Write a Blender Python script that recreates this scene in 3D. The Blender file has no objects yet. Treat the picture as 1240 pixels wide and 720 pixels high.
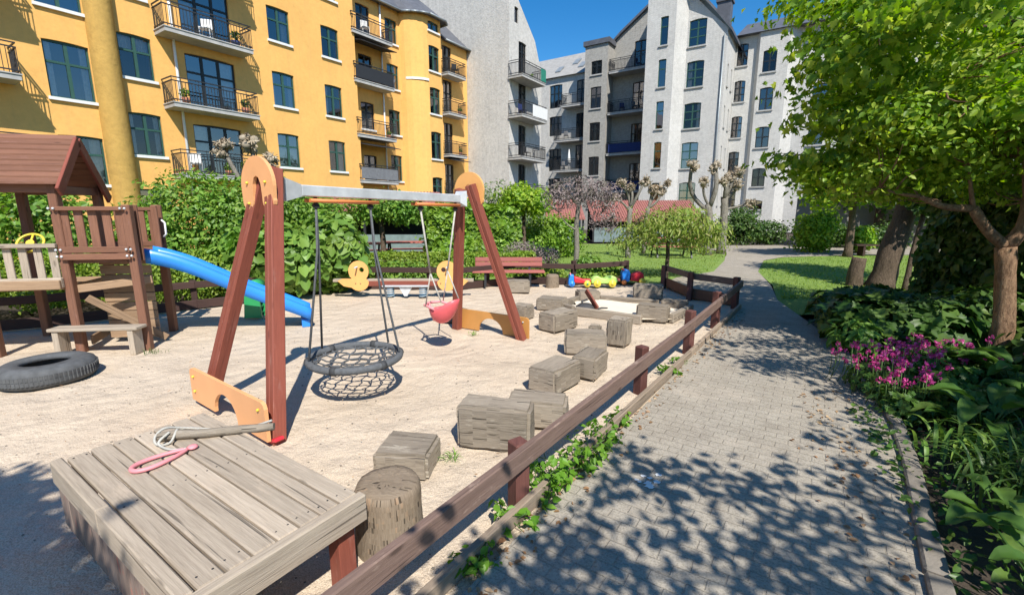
import bpy, bmesh, math, random
import numpy as np
from mathutils import Vector, Matrix, noise
random.seed(7); RNG = np.random.default_rng(7)
sc = bpy.context.scene
COL = sc.collection
R = math.radians

# ---------------------------------------------------------------- camera, sky, sun, exposure
cd = bpy.data.cameras.new('camera'); cam = bpy.data.objects.new('camera', cd); COL.objects.link(cam)
cam.location = (0, 0, 1.75); cam.rotation_euler = (R(90 - 10.81), 0, 0)
cd.sensor_fit = 'HORIZONTAL'; cd.sensor_width = 36; cd.lens = 550 * 36 / 1240
cd.clip_start = .05; cd.clip_end = 2000
sc.camera = cam
SUN_DIR = Vector((-.27, .83, -1.0))                # travel of the light
w = bpy.data.worlds.new('World'); sc.world = w; w.use_nodes = True
nt = w.node_tree
sky = nt.nodes.new('ShaderNodeTexSky'); sky.sky_type = 'NISHITA'; sky.sun_disc = False
sky.sun_elevation = math.atan2(1, math.hypot(.27, .83)); sky.sun_rotation = math.atan2(.27, -.83)
sky.air_density = 1.0; sky.dust_density = .2; sky.ozone_density = 3.0; sky.altitude = 0
hs = nt.nodes.new('ShaderNodeHueSaturation'); hs.inputs['Saturation'].default_value = 1.4
nt.links.new(sky.outputs[0], hs.inputs['Color']); nt.links.new(hs.outputs[0], nt.nodes['Background'].inputs[0])
nt.nodes['Background'].inputs[1].default_value = .116
sl = bpy.data.lights.new('sun', 'SUN'); sl.energy = 5.0; sl.angle = R(.53); sl.color = (1, .955, .88)
so = bpy.data.objects.new('sun', sl); COL.objects.link(so); so.location = (20, -40, 50)
so.rotation_euler = SUN_DIR.to_track_quat('-Z', 'Y').to_euler()
sc.view_settings.view_transform = 'Standard'; sc.view_settings.look = 'None'
sc.view_settings.gamma = 1; sc.view_settings.use_curve_mapping = False
sc.view_settings.exposure = .5
sc.cycles.max_bounces = 6; sc.cycles.diffuse_bounces = 3; sc.cycles.glossy_bounces = 3
sc.cycles.transparent_max_bounces = 8; sc.cycles.caustics_reflective = False; sc.cycles.caustics_refractive = False

# ---------------------------------------------------------------- materials
def newmat(name):
    m = bpy.data.materials.new(name); m.use_nodes = True
    t = m.node_tree; b = t.nodes['Principled BSDF']
    return m, t, b
def nd(t, typ, **kw):
    n = t.nodes.new(typ)
    for k, v in kw.items():
        if k.startswith('i_'): n.inputs[k[2:].replace('_', ' ')].default_value = v
        else: setattr(n, k, v)
    return n
def ramp(t, fac, stops):
    r = t.nodes.new('ShaderNodeValToRGB'); t.links.new(fac, r.inputs[0])
    e = r.color_ramp.elements
    while len(e) < len(stops): e.new(.5)
    for k, (p, c) in enumerate(stops):
        e[k].position = p; e[k].color = (*c, 1) if len(c) == 3 else c
    return r.outputs[0]
def mixc(t, fac, a, b, mode='MIX'):
    n = t.nodes.new('ShaderNodeMix'); n.data_type = 'RGBA'; n.blend_type = mode
    for s, v in ((n.inputs[0], fac), (n.inputs[6], a), (n.inputs[7], b)):
        if hasattr(v, 'is_linked'): t.links.new(v, s)
        elif isinstance(v, (int, float)): s.default_value = v
        else: s.default_value = (*v, 1)
    return n.outputs[2]
def noi(t, vec, scale, detail=4, rough=.55, dist=0):
    n = nd(t, 'ShaderNodeTexNoise'); n.inputs['Scale'].default_value = scale
    n.inputs['Detail'].default_value = detail; n.inputs['Roughness'].default_value = rough
    n.inputs['Distortion'].default_value = dist
    if vec is not None: t.links.new(vec, n.inputs['Vector'])
    return n.outputs['Fac']
def bump(t, b, h, strength=.3, dist=.02, normal=None):
    n = nd(t, 'ShaderNodeBump'); n.inputs['Strength'].default_value = strength; n.inputs['Distance'].default_value = dist
    t.links.new(h, n.inputs['Height'])
    if normal is not None: t.links.new(normal, n.inputs['Normal'])
    t.links.new(n.outputs[0], b.inputs['Normal']); return n.outputs[0]
def mth(t, op, a, b=None):
    n = nd(t, 'ShaderNodeMath', operation=op)
    for k, v in enumerate((a, b)):
        if v is None: continue
        if hasattr(v, 'is_linked'): t.links.new(v, n.inputs[k])
        else: n.inputs[k].default_value = v
    return n.outputs[0]
def geo_pos(t): return nd(t, 'ShaderNodeNewGeometry').outputs['Position']
def mapping(t, vec, scale=(1, 1, 1), rot=(0, 0, 0)):
    n = nd(t, 'ShaderNodeMapping'); t.links.new(vec, n.inputs[0])
    n.inputs['Scale'].default_value = scale; n.inputs['Rotation'].default_value = rot
    return n.outputs[0]
def mul(c, k): return tuple(x * k for x in c)

def plain(name, col, rough=.5, var=.15, scale=6, metal=0, bmp=.0, spec=.4):
    m, t, b = newmat(name)
    f = noi(t, geo_pos(t), scale, 5)
    c = ramp(t, f, [(.25, mul(col, 1 - var)), (.75, mul(col, 1 + var))])
    t.links.new(c, b.inputs['Base Color'])
    b.inputs['Roughness'].default_value = rough; b.inputs['Metallic'].default_value = metal
    b.inputs['Specular IOR Level'].default_value = spec
    if bmp: bump(t, b, noi(t, geo_pos(t), scale * 6, 5), bmp, .01)
    return m
def wood(name, light, dark, rough=.75, crack=.5, grain=1.0, wear=None, bs=.5):
    m, t, b = newmat(name)
    uv = nd(t, 'ShaderNodeUVMap').outputs[0]
    oi = nd(t, 'ShaderNodeObjectInfo').outputs['Random']
    gi = nd(t, 'ShaderNodeNewGeometry').outputs['Random Per Island']
    rnd = mth(t, 'ADD', mth(t, 'MULTIPLY', oi, 37.), mth(t, 'MULTIPLY', gi, 91.))
    cmb = nd(t, 'ShaderNodeCombineXYZ'); t.links.new(rnd, cmb.inputs[0]); t.links.new(rnd, cmb.inputs[1])
    va = nd(t, 'ShaderNodeVectorMath', operation='ADD'); t.links.new(uv, va.inputs[0]); t.links.new(cmb.outputs[0], va.inputs[1])
    v = va.outputs[0]
    g1 = noi(t, mapping(t, v, (1.5 * grain, 20 * grain, 1)), 1.0, 7, .7, .9)
    g2 = noi(t, mapping(t, v, (5 * grain, 120 * grain, 1)), 1.0, 5, .7, .4)
    g3 = noi(t, mapping(t, v, (2, 5, 1)), 1.0, 3, .5)
    c = ramp(t, g1, [(.28, dark), (.52, mul([(x + y) / 2 for x, y in zip(light, dark)], 1.05)), (.72, light)])
    c = mixc(t, .55, c, ramp(t, g2, [(.3, mul(dark, .85)), (.6, light)]))
    c = mixc(t, mth(t, 'MULTIPLY', g3, .45), c, mul(dark, .8))
    kn = nd(t, 'ShaderNodeTexVoronoi'); kn.inputs['Scale'].default_value = 1.0; t.links.new(mapping(t, v, (2.3, 7, 1)), kn.inputs['Vector'])
    c = mixc(t, ramp(t, kn.outputs['Distance'], [(.05, (.75, .75, .75)), (.12, (0, 0, 0))]), c, mul(dark, .45))
    br = nd(t, 'ShaderNodeHueSaturation'); t.links.new(c, br.inputs['Color'])
    t.links.new(mth(t, 'ADD', .82, mth(t, 'MULTIPLY', mth(t, 'FRACT', rnd), .36)), br.inputs['Value'])
    c = br.outputs[0]
    if wear is not None:
        wf = noi(t, mapping(t, v, (3, 10, 1)), 1.0, 6, .7)
        c = mixc(t, ramp(t, wf, [(.58, (0, 0, 0)), (.7, (.8, .8, .8))]), c, wear)
    ck = noi(t, mapping(t, v, (1.1, 48 * grain, 1)), 1.0, 2, .5, .4)
    ckm = ramp(t, ck, [(.30, (1, 1, 1)), (.36, (0, 0, 0))])
    c = mixc(t, mth(t, 'MULTIPLY', ckm, crack), c, mul(dark, .35))
    t.links.new(c, b.inputs['Base Color']); b.inputs['Roughness'].default_value = rough
    b.inputs['Specular IOR Level'].default_value = .25
    h = mth(t, 'SUBTRACT', mth(t, 'ADD', g1, mth(t, 'MULTIPLY', g2, .6)), mth(t, 'MULTIPLY', ckm, crack))
    bump(t, b, h, bs, .006)
    return m
def leafmat(name, c0, c1, c2=None, trans=.4, rough=.45, spec=.35):
    m, t, b = newmat(name)
    gi = nd(t, 'ShaderNodeNewGeometry').outputs['Random Per Island']
    st = [(0, c0), (1, c1)] if c2 is None else [(0, c0), (.6, c1), (1, c2)]
    c = ramp(t, gi, st)
    big = noi(t, geo_pos(t), 1.3, 2)
    hs = nd(t, 'ShaderNodeHueSaturation'); t.links.new(c, hs.inputs['Color'])
    t.links.new(mth(t, 'ADD', .7, mth(t, 'MULTIPLY', big, .6)), hs.inputs['Value'])
    t.links.new(mth(t, 'ADD', .475, mth(t, 'MULTIPLY', big, .05)), hs.inputs['Hue'])
    c = hs.outputs[0]
    t.links.new(c, b.inputs['Base Color']); b.inputs['Roughness'].default_value = rough
    b.inputs['Specular IOR Level'].default_value = spec
    tr = nd(t, 'ShaderNodeBsdfTranslucent')
    h2 = nd(t, 'ShaderNodeHueSaturation'); t.links.new(c, h2.inputs['Color']); h2.inputs['Value'].default_value = 1.5; h2.inputs['Saturation'].default_value = 1.1
    t.links.new(h2.outputs[0], tr.inputs[0])
    mx = nd(t, 'ShaderNodeMixShader'); mx.inputs[0].default_value = trans
    t.links.new(b.outputs[0], mx.inputs[1]); t.links.new(tr.outputs[0], mx.inputs[2])
    t.links.new(mx.outputs[0], t.nodes['Material Output'].inputs[0])
    return m
def plaster(name, col, rough=.85, brick=None, stain=.25, dirt=(.3, .28, .25), bs=.35, mott=.3):
    """painted wall: broad weathering, fine grain, optional brick courses showing through"""
    m, t, b = newmat(name); p = geo_pos(t)
    f = noi(t, p, .5, 6, .6)
    c = ramp(t, f, [(.3, mul(col, .9)), (.7, mul(col, 1.07))])
    st = noi(t, mapping(t, p, (3.6, 3.6, .28)), 1.0, 6, .72)
    c = mixc(t, mth(t, 'MULTIPLY', ramp(t, st, [(.5, (0, 0, 0)), (.75, (1, 1, 1))]), stain), c, dirt)
    mo = noi(t, p, 4.5, 8, .75)
    c = mixc(t, mott, c, ramp(t, mo, [(.36, mul(col, .55)), (.5, mul(col, .95)), (.62, mul(col, 1.18))]))
    t.links.new(c, b.inputs['Base Color']); b.inputs['Roughness'].default_value = rough
    b.inputs['Specular IOR Level'].default_value = .15
    h = noi(t, p, 9, 6, .65)
    if brick:
        bt = nd(t, 'ShaderNodeTexBrick'); bt.inputs['Scale'].default_value = 1.0
        bt.inputs['Brick Width'].default_value = .24; bt.inputs['Row Height'].default_value = .075; bt.inputs['Mortar Size'].default_value = .012
        uv = nd(t, 'ShaderNodeUVMap').outputs[0]; t.links.new(uv, bt.inputs['Vector'])
        bt.inputs['Color1'].default_value = (1, 1, 1, 1); bt.inputs['Color2'].default_value = (.6, .6, .6, 1); bt.inputs['Mortar'].default_value = (0, 0, 0, 1)
        c2 = mixc(t, .16 * brick, c, bt.outputs['Color'], 'MULTIPLY'); t.links.new(c2, b.inputs['Base Color'])
        h = mth(t, 'ADD', mth(t, 'MULTIPLY', h, .8), mth(t, 'MULTIPLY', bt.outputs['Color'], .5 * brick))
    bump(t, b, h, bs, .03)
    return m

M = {}
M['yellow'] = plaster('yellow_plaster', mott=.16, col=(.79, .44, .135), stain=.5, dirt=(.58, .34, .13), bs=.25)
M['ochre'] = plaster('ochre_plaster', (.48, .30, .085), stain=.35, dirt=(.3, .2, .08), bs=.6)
M['grey_wall'] = plaster('grey_render', (.54, .52, .48), stain=.65, dirt=(.31, .30, .275), bs=.8, mott=.38)
M['white_brick'] = plaster('white_painted_brick', (.63, .612, .57), brick=1.6, mott=.28, stain=.35, dirt=(.4, .38, .34), bs=.6)
M['grey_brick'] = plaster('grey_painted_brick', (.44, .42, .38), brick=2.2, mott=.4, stain=.4, dirt=(.25, .24, .22), bs=.6)
M['dark_in'] = plain('painted_interior_shade', (.012, .012, .013), .9)  # near-black colour stands in for the shade inside rooms and sheds
M['green_frame'] = plain('green_paint', (.03, .085, .065), .45, .1)
M['black_frame'] = plain('black_paint', (.016, .02, .022), .45, .1)
M['brown_frame'] = plain('brown_window_paint', (.05, .032, .022), .5, .1)
M['white'] = plain('white_paint', (.72, .72, .70), .5, .06)
M['concrete'] = plain('concrete', (.40, .39, .37), .85, .18, 4, bmp=.2)
M['iron'] = plain('black_iron', (.025, .026, .028), .5, .1)
M['slate'] = plain('slate', (.095, .10, .115), .6, .25, 3, bmp=.3)
M['zinc'] = plain('zinc', (.30, .33, .34), .45, .15, 3, metal=.4)
M['rooftile'] = plain('red_roof', (.27, .105, .085), .8, .25, 5, bmp=.2)
m, t, b = newmat('window_glass')
b.inputs['Base Color'].default_value = (.02, .025, .03, 1); b.inputs['Roughness'].default_value = .03; b.inputs['Specular IOR Level'].default_value = 1.0
tr = nd(t, 'ShaderNodeBsdfTransparent'); tr.inputs[0].default_value = (.8, .8, .8, 1)
fr = nd(t, 'ShaderNodeFresnel'); fr.inputs[0].default_value = 1.6
gl = nd(t, 'ShaderNodeBsdfGlossy'); gl.inputs['Roughness'].default_value = .02; gl.inputs['Color'].default_value = (.80, .735, .70, 1)
bump(t, gl, noi(t, geo_pos(t), 1.1, 2), .06, .05)
mx = nd(t, 'ShaderNodeMixShader'); t.links.new(mth(t, 'ADD', fr.outputs[0], mth(t, 'MULTIPLY', nd(t, 'ShaderNodeObjectInfo').outputs['Random'], .34)), mx.inputs[0]); t.links.new(tr.outputs[0], mx.inputs[1]); t.links.new(gl.outputs[0], mx.inputs[2])
t.links.new(mx.outputs[0], t.nodes['Material Output'].inputs[0]); M['glass'] = m
M['curtain'] = plain('curtain_cloth', (.80, .79, .75), .9, .15, 10)
M['redwood'] = wood('red_stained_wood', (.335, .10, .064), (.205, .058, .04), .55, .35, wear=(.30, .13, .10), bs=.25)
M['brownred'] = wood('brown_red_wood', (.26, .125, .075), (.145, .068, .044), .6, .4, wear=(.25, .13, .10), bs=.35)
M['fencewood'] = wood('brown_fence_wood', (.275, .185, .148), (.135, .085, .068), .75, .6, wear=(.38, .28, .22), bs=.6)
M['postwood'] = wood('dark_red_brown_post', (.16, .066, .052), (.09, .036, .03), .65, .4, wear=(.22, .12, .1), bs=.35)
M['darkfence'] = wood('dark_fence_wood', (.075, .042, .034), (.045, .026, .022), .75, .4)
M['greywood'] = wood('grey_weathered_wood', (.53, .445, .345), (.30, .24, .18), .9, .7, grain=.75, wear=(.46, .37, .28), bs=.8)
M['tanwood'] = wood('tan_weathered_wood', (.40, .27, .165), (.22, .14, .085), .8, .5, bs=.5)
M['blockwood'] = wood('old_block_wood', (.40, .34, .265), (.15, .12, .09), .92, 1.0, wear=(.46, .41, .33), bs=1.0)
M['logwood'] = wood('old_log_wood', (.36, .285, .205), (.17, .125, .085), .9, .9, wear=(.38, .24, .14), bs=1.0)
def barkmat(name, c0, c1, c2, sc_=1):
    m, t, b = newmat(name); uv = nd(t, 'ShaderNodeUVMap').outputs[0]; p = geo_pos(t)
    n1 = noi(t, mapping(t, p, (9 * sc_, 9 * sc_, 3.5 * sc_)), 1, 8, .75); n2 = noi(t, mapping(t, p, (40 * sc_, 40 * sc_, 14 * sc_)), 1, 5, .7); n3 = noi(t, p, 2.2, 3)
    c = ramp(t, n1, [(.3, c0), (.5, c1), (.7, c2)]); c = mixc(t, .45, c, ramp(t, n2, [(.35, mul(c0, .7)), (.6, c2)])); c = mixc(t, mth(t, 'MULTIPLY', n3, .4), c, c0)
    t.links.new(c, b.inputs['Base Color']); b.inputs['Roughness'].default_value = .92; b.inputs['Specular IOR Level'].default_value = .2
    bump(t, b, mth(t, 'ADD', n1, mth(t, 'MULTIPLY', n2, .4)), 1.0, .05); return m
M['bark2'] = barkmat('orange_brown_bark', (.11, .062, .036), (.29, .17, .10), (.46, .30, .18))
M['bark'] = barkmat('brown_bark', (.05, .036, .026), (.12, .085, .058), (.21, .155, .11))
M['palebark'] = barkmat('pale_bark', (.10, .085, .068), (.23, .205, .165), (.40, .37, .31))
M['redbench'] = wood('red_painted_bench_wood', (.44, .15, .12), (.33, .10, .085), .5, .25, bs=.2)
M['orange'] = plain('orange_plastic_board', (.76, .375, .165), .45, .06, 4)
M['ochreboard'] = plain('ochre_back_board', (.52, .25, .07), .45, .08, 4)  # back of the far foot board, a darker ochre of its own
M['duck'] = plain('yellow_orange_board', (.75, .385, .125), .5, .08, 4)
M['blue'] = plain('blue_plastic', (.03, .23, .70), .3, .08, 3)
M['red'] = plain('red_plastic', (.58, .03, .045), .4, .08, 5)
M['pink'] = plain('pink_plastic', (.70, .115, .13), .4, .12, 5)
M['palepink'] = plain('faded_pink_plastic', (.70, .25, .27), .5, .15, 9)
M['green'] = plain('green_plastic', (.03, .30, .10), .35, .08, 5)
M['lime'] = plain('lime_plastic', (.42, .66, .16), .4, .06, 5)
M['yellowp'] = plain('yellow_plastic', (.70, .55, .06), .35, .06, 5)
M['orangebar'] = plain('orange_rubber', (.62, .20, .06), .5, .1, 8)
M['steel'] = plain('galvanised_steel', (.58, .60, .61), .4, .2, 7, metal=.3)
M['rubber'] = plain('black_rubber', (.045, .046, .048), .75, .25, 14, bmp=.3)
M['rope'] = plain('grey_rope', (.10, .105, .11), .9, .25, 30, bmp=.4)
M['whiterope'] = plain('white_rope', (.44, .42, .37), .9, .2, 30, bmp=.4)
M['kerb'] = plain('kerb_stone', (.19, .165, .135), .9, .25, 7, bmp=.5)
M['terracotta'] = plain('terracotta', (.40, .16, .09), .8, .15)
M['navy'] = plain('navy_cloth', (.015, .03, .12), .8, .2)
M['awning'] = plain('black_awning_cloth', (.02, .02, .022), .85, .2)
M['greycloth'] = plain('grey_cloth', (.16, .165, .175), .85, .2)
M['greenscreen'] = plain('green_screen_cloth', (.02, .19, .13), .8, .15)
M['shedgreen'] = plain('grey_green_boards', (.17, .22, .22), .8, .2)

# ---------------------------------------------------------------- mesh builder
def perp(v):
    v = v.normalized(); a = Vector((0, 0, 1)) if abs(v.z) < .9 else Vector((1, 0, 0))
    x = v.cross(a).normalized(); return x, v.cross(x).normalized()
class MB:
    def __init__(s): s.v = []; s.f = []; s.g = []; s.m = []; s.sm = []
    def face(s, idx, g=None, m=0, sm=False): s.f.append(tuple(idx)); s.g.append(g); s.m.append(m); s.sm.append(sm)
    def quad(s, a, b, c, d, g=None, m=0):
        n = len(s.v); s.v += [tuple(a), tuple(b), tuple(c), tuple(d)]; s.face((n, n + 1, n + 2, n + 3), g, m)
    def poly(s, pts, g=None, m=0):
        n = len(s.v); s.v += [tuple(p) for p in pts]; s.face(range(n, n + len(pts)), g, m)
    def hexa(s, p, g=None, m=0):
        """8 corners: bottom ring 0-3, top ring 4-7"""
        n = len(s.v); s.v += [tuple(q) for q in p]
        for f in ((3, 2, 1, 0), (4, 5, 6, 7), (0, 1, 5, 4), (1, 2, 6, 5), (2, 3, 7, 6), (3, 0, 4, 7)):
            s.face([n + k for k in f], g, m)
    def box(s, c, size, rz=0, g=None, m=0, rot=None, bev=0):
        Rm = rot if rot is not None else Matrix.Rotation(rz, 3, 'Z')
        sx, sy, sz = [x / 2 for x in size]; c = Vector(c)
        if g is None:
            k = max(range(3), key=lambda i: size[i]); g = Rm @ Vector([1 if i == k else 0 for i in range(3)])
        if not bev:
            P = [c + Rm @ Vector((x * sx, y * sy, z * sz)) for z in (-1, 1) for x, y in ((-1, -1), (1, -1), (1, 1), (-1, 1))]
            s.hexa(P, g, m); return
        bm = bmesh.new(); bmesh.ops.create_cube(bm, size=1)
        for v in bm.verts: v.co = Vector((v.co.x * size[0], v.co.y * size[1], v.co.z * size[2]))
        bmesh.ops.bevel(bm, geom=bm.edges[:], offset=bev, segments=1, affect='EDGES')
        n = len(s.v); bm.verts.ensure_lookup_table()
        for v in bm.verts: s.v.append(tuple(c + Rm @ v.co))
        for f in bm.faces: s.face([n + v.index for v in f.verts], g, m)
        bm.free()
    def beam(s, a, b, w, h, up=(0, 0, 1), m=0, bev=0):
        """box from a to b, w across, h along up"""
        a, b = Vector(a), Vector(b); x = (b - a); L = x.length; x.normalize(); up = Vector(up)
        y = up.cross(x)
        if y.length < 1e-4: y = Vector((0, 1, 0)).cross(x)
        y.normalize(); z = x.cross(y)
        s.box((a + b) / 2, (L, w, h), rot=Matrix((x, y, z)).transposed(), g=x, m=m, bev=bev)
    def tube(s, pts, r, seg=8, m=0, cap=True, wob=0):
        pts = [Vector(p) for p in pts]; n0 = len(s.v); rs = r if hasattr(r, '__len__') else [r] * len(pts)
        x = None
        for k, p in enumerate(pts):
            d = (pts[min(k + 1, len(pts) - 1)] - pts[max(k - 1, 0)]).normalized()
            if x is None: x, y = perp(d)
            else: x = (x - d * x.dot(d)).normalized(); y = d.cross(x)
            for j in range(seg):
                a = 2 * math.pi * j / seg; rr = rs[k] * (1 + (wob * (noise.noise(p * 5 + Vector((j * 1.7, 0, 0)))) if wob else 0))
                s.v.append(tuple(p + (x * math.cos(a) + y * math.sin(a)) * rr))
        for k in range(len(pts) - 1):
            g = (pts[k + 1] - pts[k]).normalized()
            for j in range(seg):
                a, b2 = n0 + k * seg + j, n0 + k * seg + (j + 1) % seg
                s.face((a, b2, b2 + seg, a + seg), g, m, True)
        if cap:
            s.face([n0 + j for j in range(seg)][::-1], None, m); s.face([n0 + (len(pts) - 1) * seg + j for j in range(seg)], None, m)
    def lathe(s, c, prof, seg=24, axis=(0, 0, 1), m=0, closed=False):
        """prof: (radius, height along axis)"""
        ax = Vector(axis).normalized(); x, y = perp(ax); c = Vector(c); n0 = len(s.v); n = len(prof)
        for r_, h in prof:
            for j in range(seg):
                a = 2 * math.pi * j / seg; s.v.append(tuple(c + ax * h + (x * math.cos(a) + y * math.sin(a)) * r_))
        for k in range(n if closed else n - 1):
            for j in range(seg):
                a, b2 = n0 + k * seg + j, n0 + k * seg + (j + 1) % seg
                c2, d2 = n0 + ((k + 1) % n) * seg + (j + 1) % seg, n0 + ((k + 1) % n) * seg + j
                s.face((a, b2, c2, d2), None, m, True)
        if not closed:
            if prof[0][0] > 1e-4: s.face([n0 + j for j in range(seg)][::-1], None, m)
            if prof[-1][0] > 1e-4: s.face([n0 + (n - 1) * seg + j for j in range(seg)], None, m)
    def ball(s, c, r, seg=12, m=0):
        r = (r, r, r) if not hasattr(r, '__len__') else r; n0 = len(s.v); ring = seg // 2
        for k in range(ring + 1):
            th = math.pi * k / ring
            for j in range(seg):
                a = 2 * math.pi * j / seg
                s.v.append((c[0] + r[0] * math.sin(th) * math.cos(a), c[1] + r[1] * math.sin(th) * math.sin(a), c[2] + r[2] * math.cos(th)))
        for k in range(ring):
            for j in range(seg):
                a, b2 = n0 + k * seg + j, n0 + k * seg + (j + 1) % seg
                s.face((a, a + seg, b2 + seg, b2), None, m, True)
    def prism(s, outline, th, o, ax, ay, m=0, hole=None):
        """outline (and optional hole) in 2-D, extruded by th about the plane o + ax*u + ay*v"""
        ax, ay, o = Vector(ax).normalized(), Vector(ay).normalized(), Vector(o); n = ax.cross(ay).normalized()
        bm = bmesh.new()
        def ring(pts, off): return [bm.verts.new(o + ax * u + ay * v_ + n * off) for u, v_ in pts]
        rings = [(ring(outline, th / 2), ring(outline, -th / 2))]
        if hole: rings.append((ring(hole, th / 2), ring(hole, -th / 2)))
        for k in (0, 1):
            if hole:
                ed = []
                for rg in rings:
                    q = rg[k]; ed += [bm.edges.new((q[i], q[(i + 1) % len(q)])) for i in range(len(q))]
                bmesh.ops.triangle_fill(bm, edges=ed, use_beauty=True)
            else: bm.faces.new(rings[0][k] if k == 0 else rings[0][k][::-1])
        for a, b2 in rings:
            for i in range(len(a)): bm.faces.new((a[i], b2[i], b2[(i + 1) % len(a)], a[(i + 1) % len(a)]))
        bmesh.ops.recalc_face_normals(bm, faces=bm.faces[:])
        n0 = len(s.v); bm.verts.index_update()
        for v_ in bm.verts: s.v.append(tuple(v_.co))
        for f in bm.faces: s.face([n0 + v_.index for v_ in f.verts], None, m)
        bm.free()
    def build(s, name, mats, parent=None, local=False, smooth=None):
        me = bpy.data.meshes.new(name); V = np.array(s.v, dtype=float).reshape(-1, 3)
        o = bpy.data.objects.new(name, me); COL.objects.link(o)
        off = np.zeros(3)
        if parent is not None:
            o.parent = parent
            if not local:
                q = parent
                while q is not None: off += np.array(q.location); q = q.parent
        elif not local:
            off = np.array(((V[:, 0].min() + V[:, 0].max()) / 2, (V[:, 1].min() + V[:, 1].max()) / 2, V[:, 2].min()))
            o.location = off
        me.from_pydata((V - off).tolist(), [], s.f)
        for mt in (mats if isinstance(mats, (list, tuple)) else [mats]): me.materials.append(mt)
        me.polygons.foreach_set('material_index', s.m)
        me.polygons.foreach_set('use_smooth', s.sm if smooth is None else [smooth] * len(s.f))
        uv = me.uv_layers.new(name='UVMap'); me.update()
        co = []
        for p in me.polygons:
            g = s.g[p.index]; n = p.normal
            if g is None:
                g = Vector((0, 0, 1)) if abs(n.z) < .7 else Vector((1, 0, 0)); g = g.cross(n) if abs(n.z) < .7 else g
            if abs(n.dot(g)) > .8:
                a, b2 = perp(n); k = .5
            else:
                b2 = n.cross(g).normalized(); a = g; k = 1
            for vi in p.vertices:
                q = Vector(s.v[vi]); co += [q.dot(a) * k, q.dot(b2)]
        uv.data.foreach_set('uv', co)
        return o
def tag(o, label=None, cat=None, group=None, kind=None):
    if label: o['label'] = label
    if cat: o['category'] = cat
    if group: o['group'] = group
    if kind: o['kind'] = kind
    return o
def empty(name, loc, label, cat, group=None, rz=0):
    o = bpy.data.objects.new(name, None); COL.objects.link(o); o.location = loc; o.rotation_euler = (0, 0, rz)
    return tag(o, label, cat, group)
def copy_tree(o, parent=None):
    c = o.copy(); COL.objects.link(c); c.parent = parent
    for ch in list(o.children): copy_tree(ch, c)
    return c

# ---------------------------------------------------------------- leaves
SHAPES = {
 'oval': ([(0, 0), (.28, .28), (.30, .6), (0, 1), (-.30, .6), (-.28, .28)], [(0, 1, 2, 3), (0, 3, 4, 5)]),
 'narrow': ([(0, 0), (.15, .35), (.12, .7), (0, 1), (-.12, .7), (-.15, .35)], [(0, 1, 2, 3), (0, 3, 4, 5)]),
 'heart': ([(0, .08), (.3, -.05), (.47, .3), (.3, .7), (0, 1), (-.3, .7), (-.47, .3), (-.3, -.05)], [(0, 1, 2, 3, 4), (0, 4, 5, 6, 7)]),
 'maple': ([(0, 0), (.32, .02), (.27, .2), (.62, .38), (.36, .5), (.40, .68), (.17, .64), (0, 1), (-.17, .64), (-.40, .68), (-.36, .5), (-.62, .38), (-.27, .2), (-.32, .02)],
           [(0, 1, 2), (0, 2, 3, 4), (0, 4, 5, 6), (0, 6, 7), (0, 7, 8), (0, 8, 9, 10), (0, 10, 11, 12), (0, 12, 13)]),
 'quad': ([(0, 0), (.32, .5), (0, 1), (-.32, .5)], [(0, 1, 2, 3)]),
}
def leaves(name, pts, nrm, size, shape, mat, parent=None, jit=.6, droop=.3, fold=.15, kind=None):
    """one small leaf per point; nrm is the way the leaf faces"""
    pts = np.asarray(pts, float); N = len(pts); nrm = np.asarray(nrm, float) + RNG.normal(0, jit, (N, 3))
    nrm /= np.linalg.norm(nrm, axis=1)[:, None] + 1e-9
    t = RNG.normal(0, 1, (N, 3)); t[:, 2] -= droop * 2
    t -= nrm * (t * nrm).sum(1)[:, None]; t /= np.linalg.norm(t, axis=1)[:, None] + 1e-9
    bt = np.cross(nrm, t)
    sv, sf = SHAPES[shape]; sv = np.array(sv)
    sz = size * RNG.uniform(.65, 1.3, N)
    K = len(sv)
    V = pts[:, None, :] + sz[:, None, None] * (bt[:, None, :] * sv[None, :, 0, None] + t[:, None, :] * sv[None, :, 1, None]
        + nrm[:, None, :] * (np.abs(sv[None, :, 0, None]) * fold * 2 - (sv[None, :, 1, None] ** 2) * .25))
    V = V.reshape(-1, 3)
    me = bpy.data.meshes.new(name); o = bpy.data.objects.new(name, me); COL.objects.link(o)
    off = np.zeros(3)
    if parent is not None:
        o.parent = parent; q = parent
        while q is not None: off += np.array(q.location); q = q.parent
    else:
        off = np.array((pts[:, 0].mean(), pts[:, 1].mean(), V[:, 2].min())); o.location = off
    V = V - off
    lens = [len(f) for f in sf]; flat = np.concatenate([np.array(f) for f in sf])
    loops = (flat[None, :] + (np.arange(N) * K)[:, None]).ravel()
    tot = np.tile(np.array(lens), N); start = np.concatenate(([0], np.cumsum(tot)[:-1]))
    me.vertices.add(len(V)); me.vertices.foreach_set('co', V.astype(np.float32).ravel())
    me.loops.add(len(loops)); me.loops.foreach_set('vertex_index', loops.astype(np.int32))
    me.polygons.add(len(tot)); me.polygons.foreach_set('loop_start', start.astype(np.int32)); me.polygons.foreach_set('loop_total', tot.astype(np.int32))
    me.update(calc_edges=True); me.validate()
    for mt in (mat if isinstance(mat, list) else [mat]): me.materials.append(mt)
    if kind: o['kind'] = kind
    return o
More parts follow.
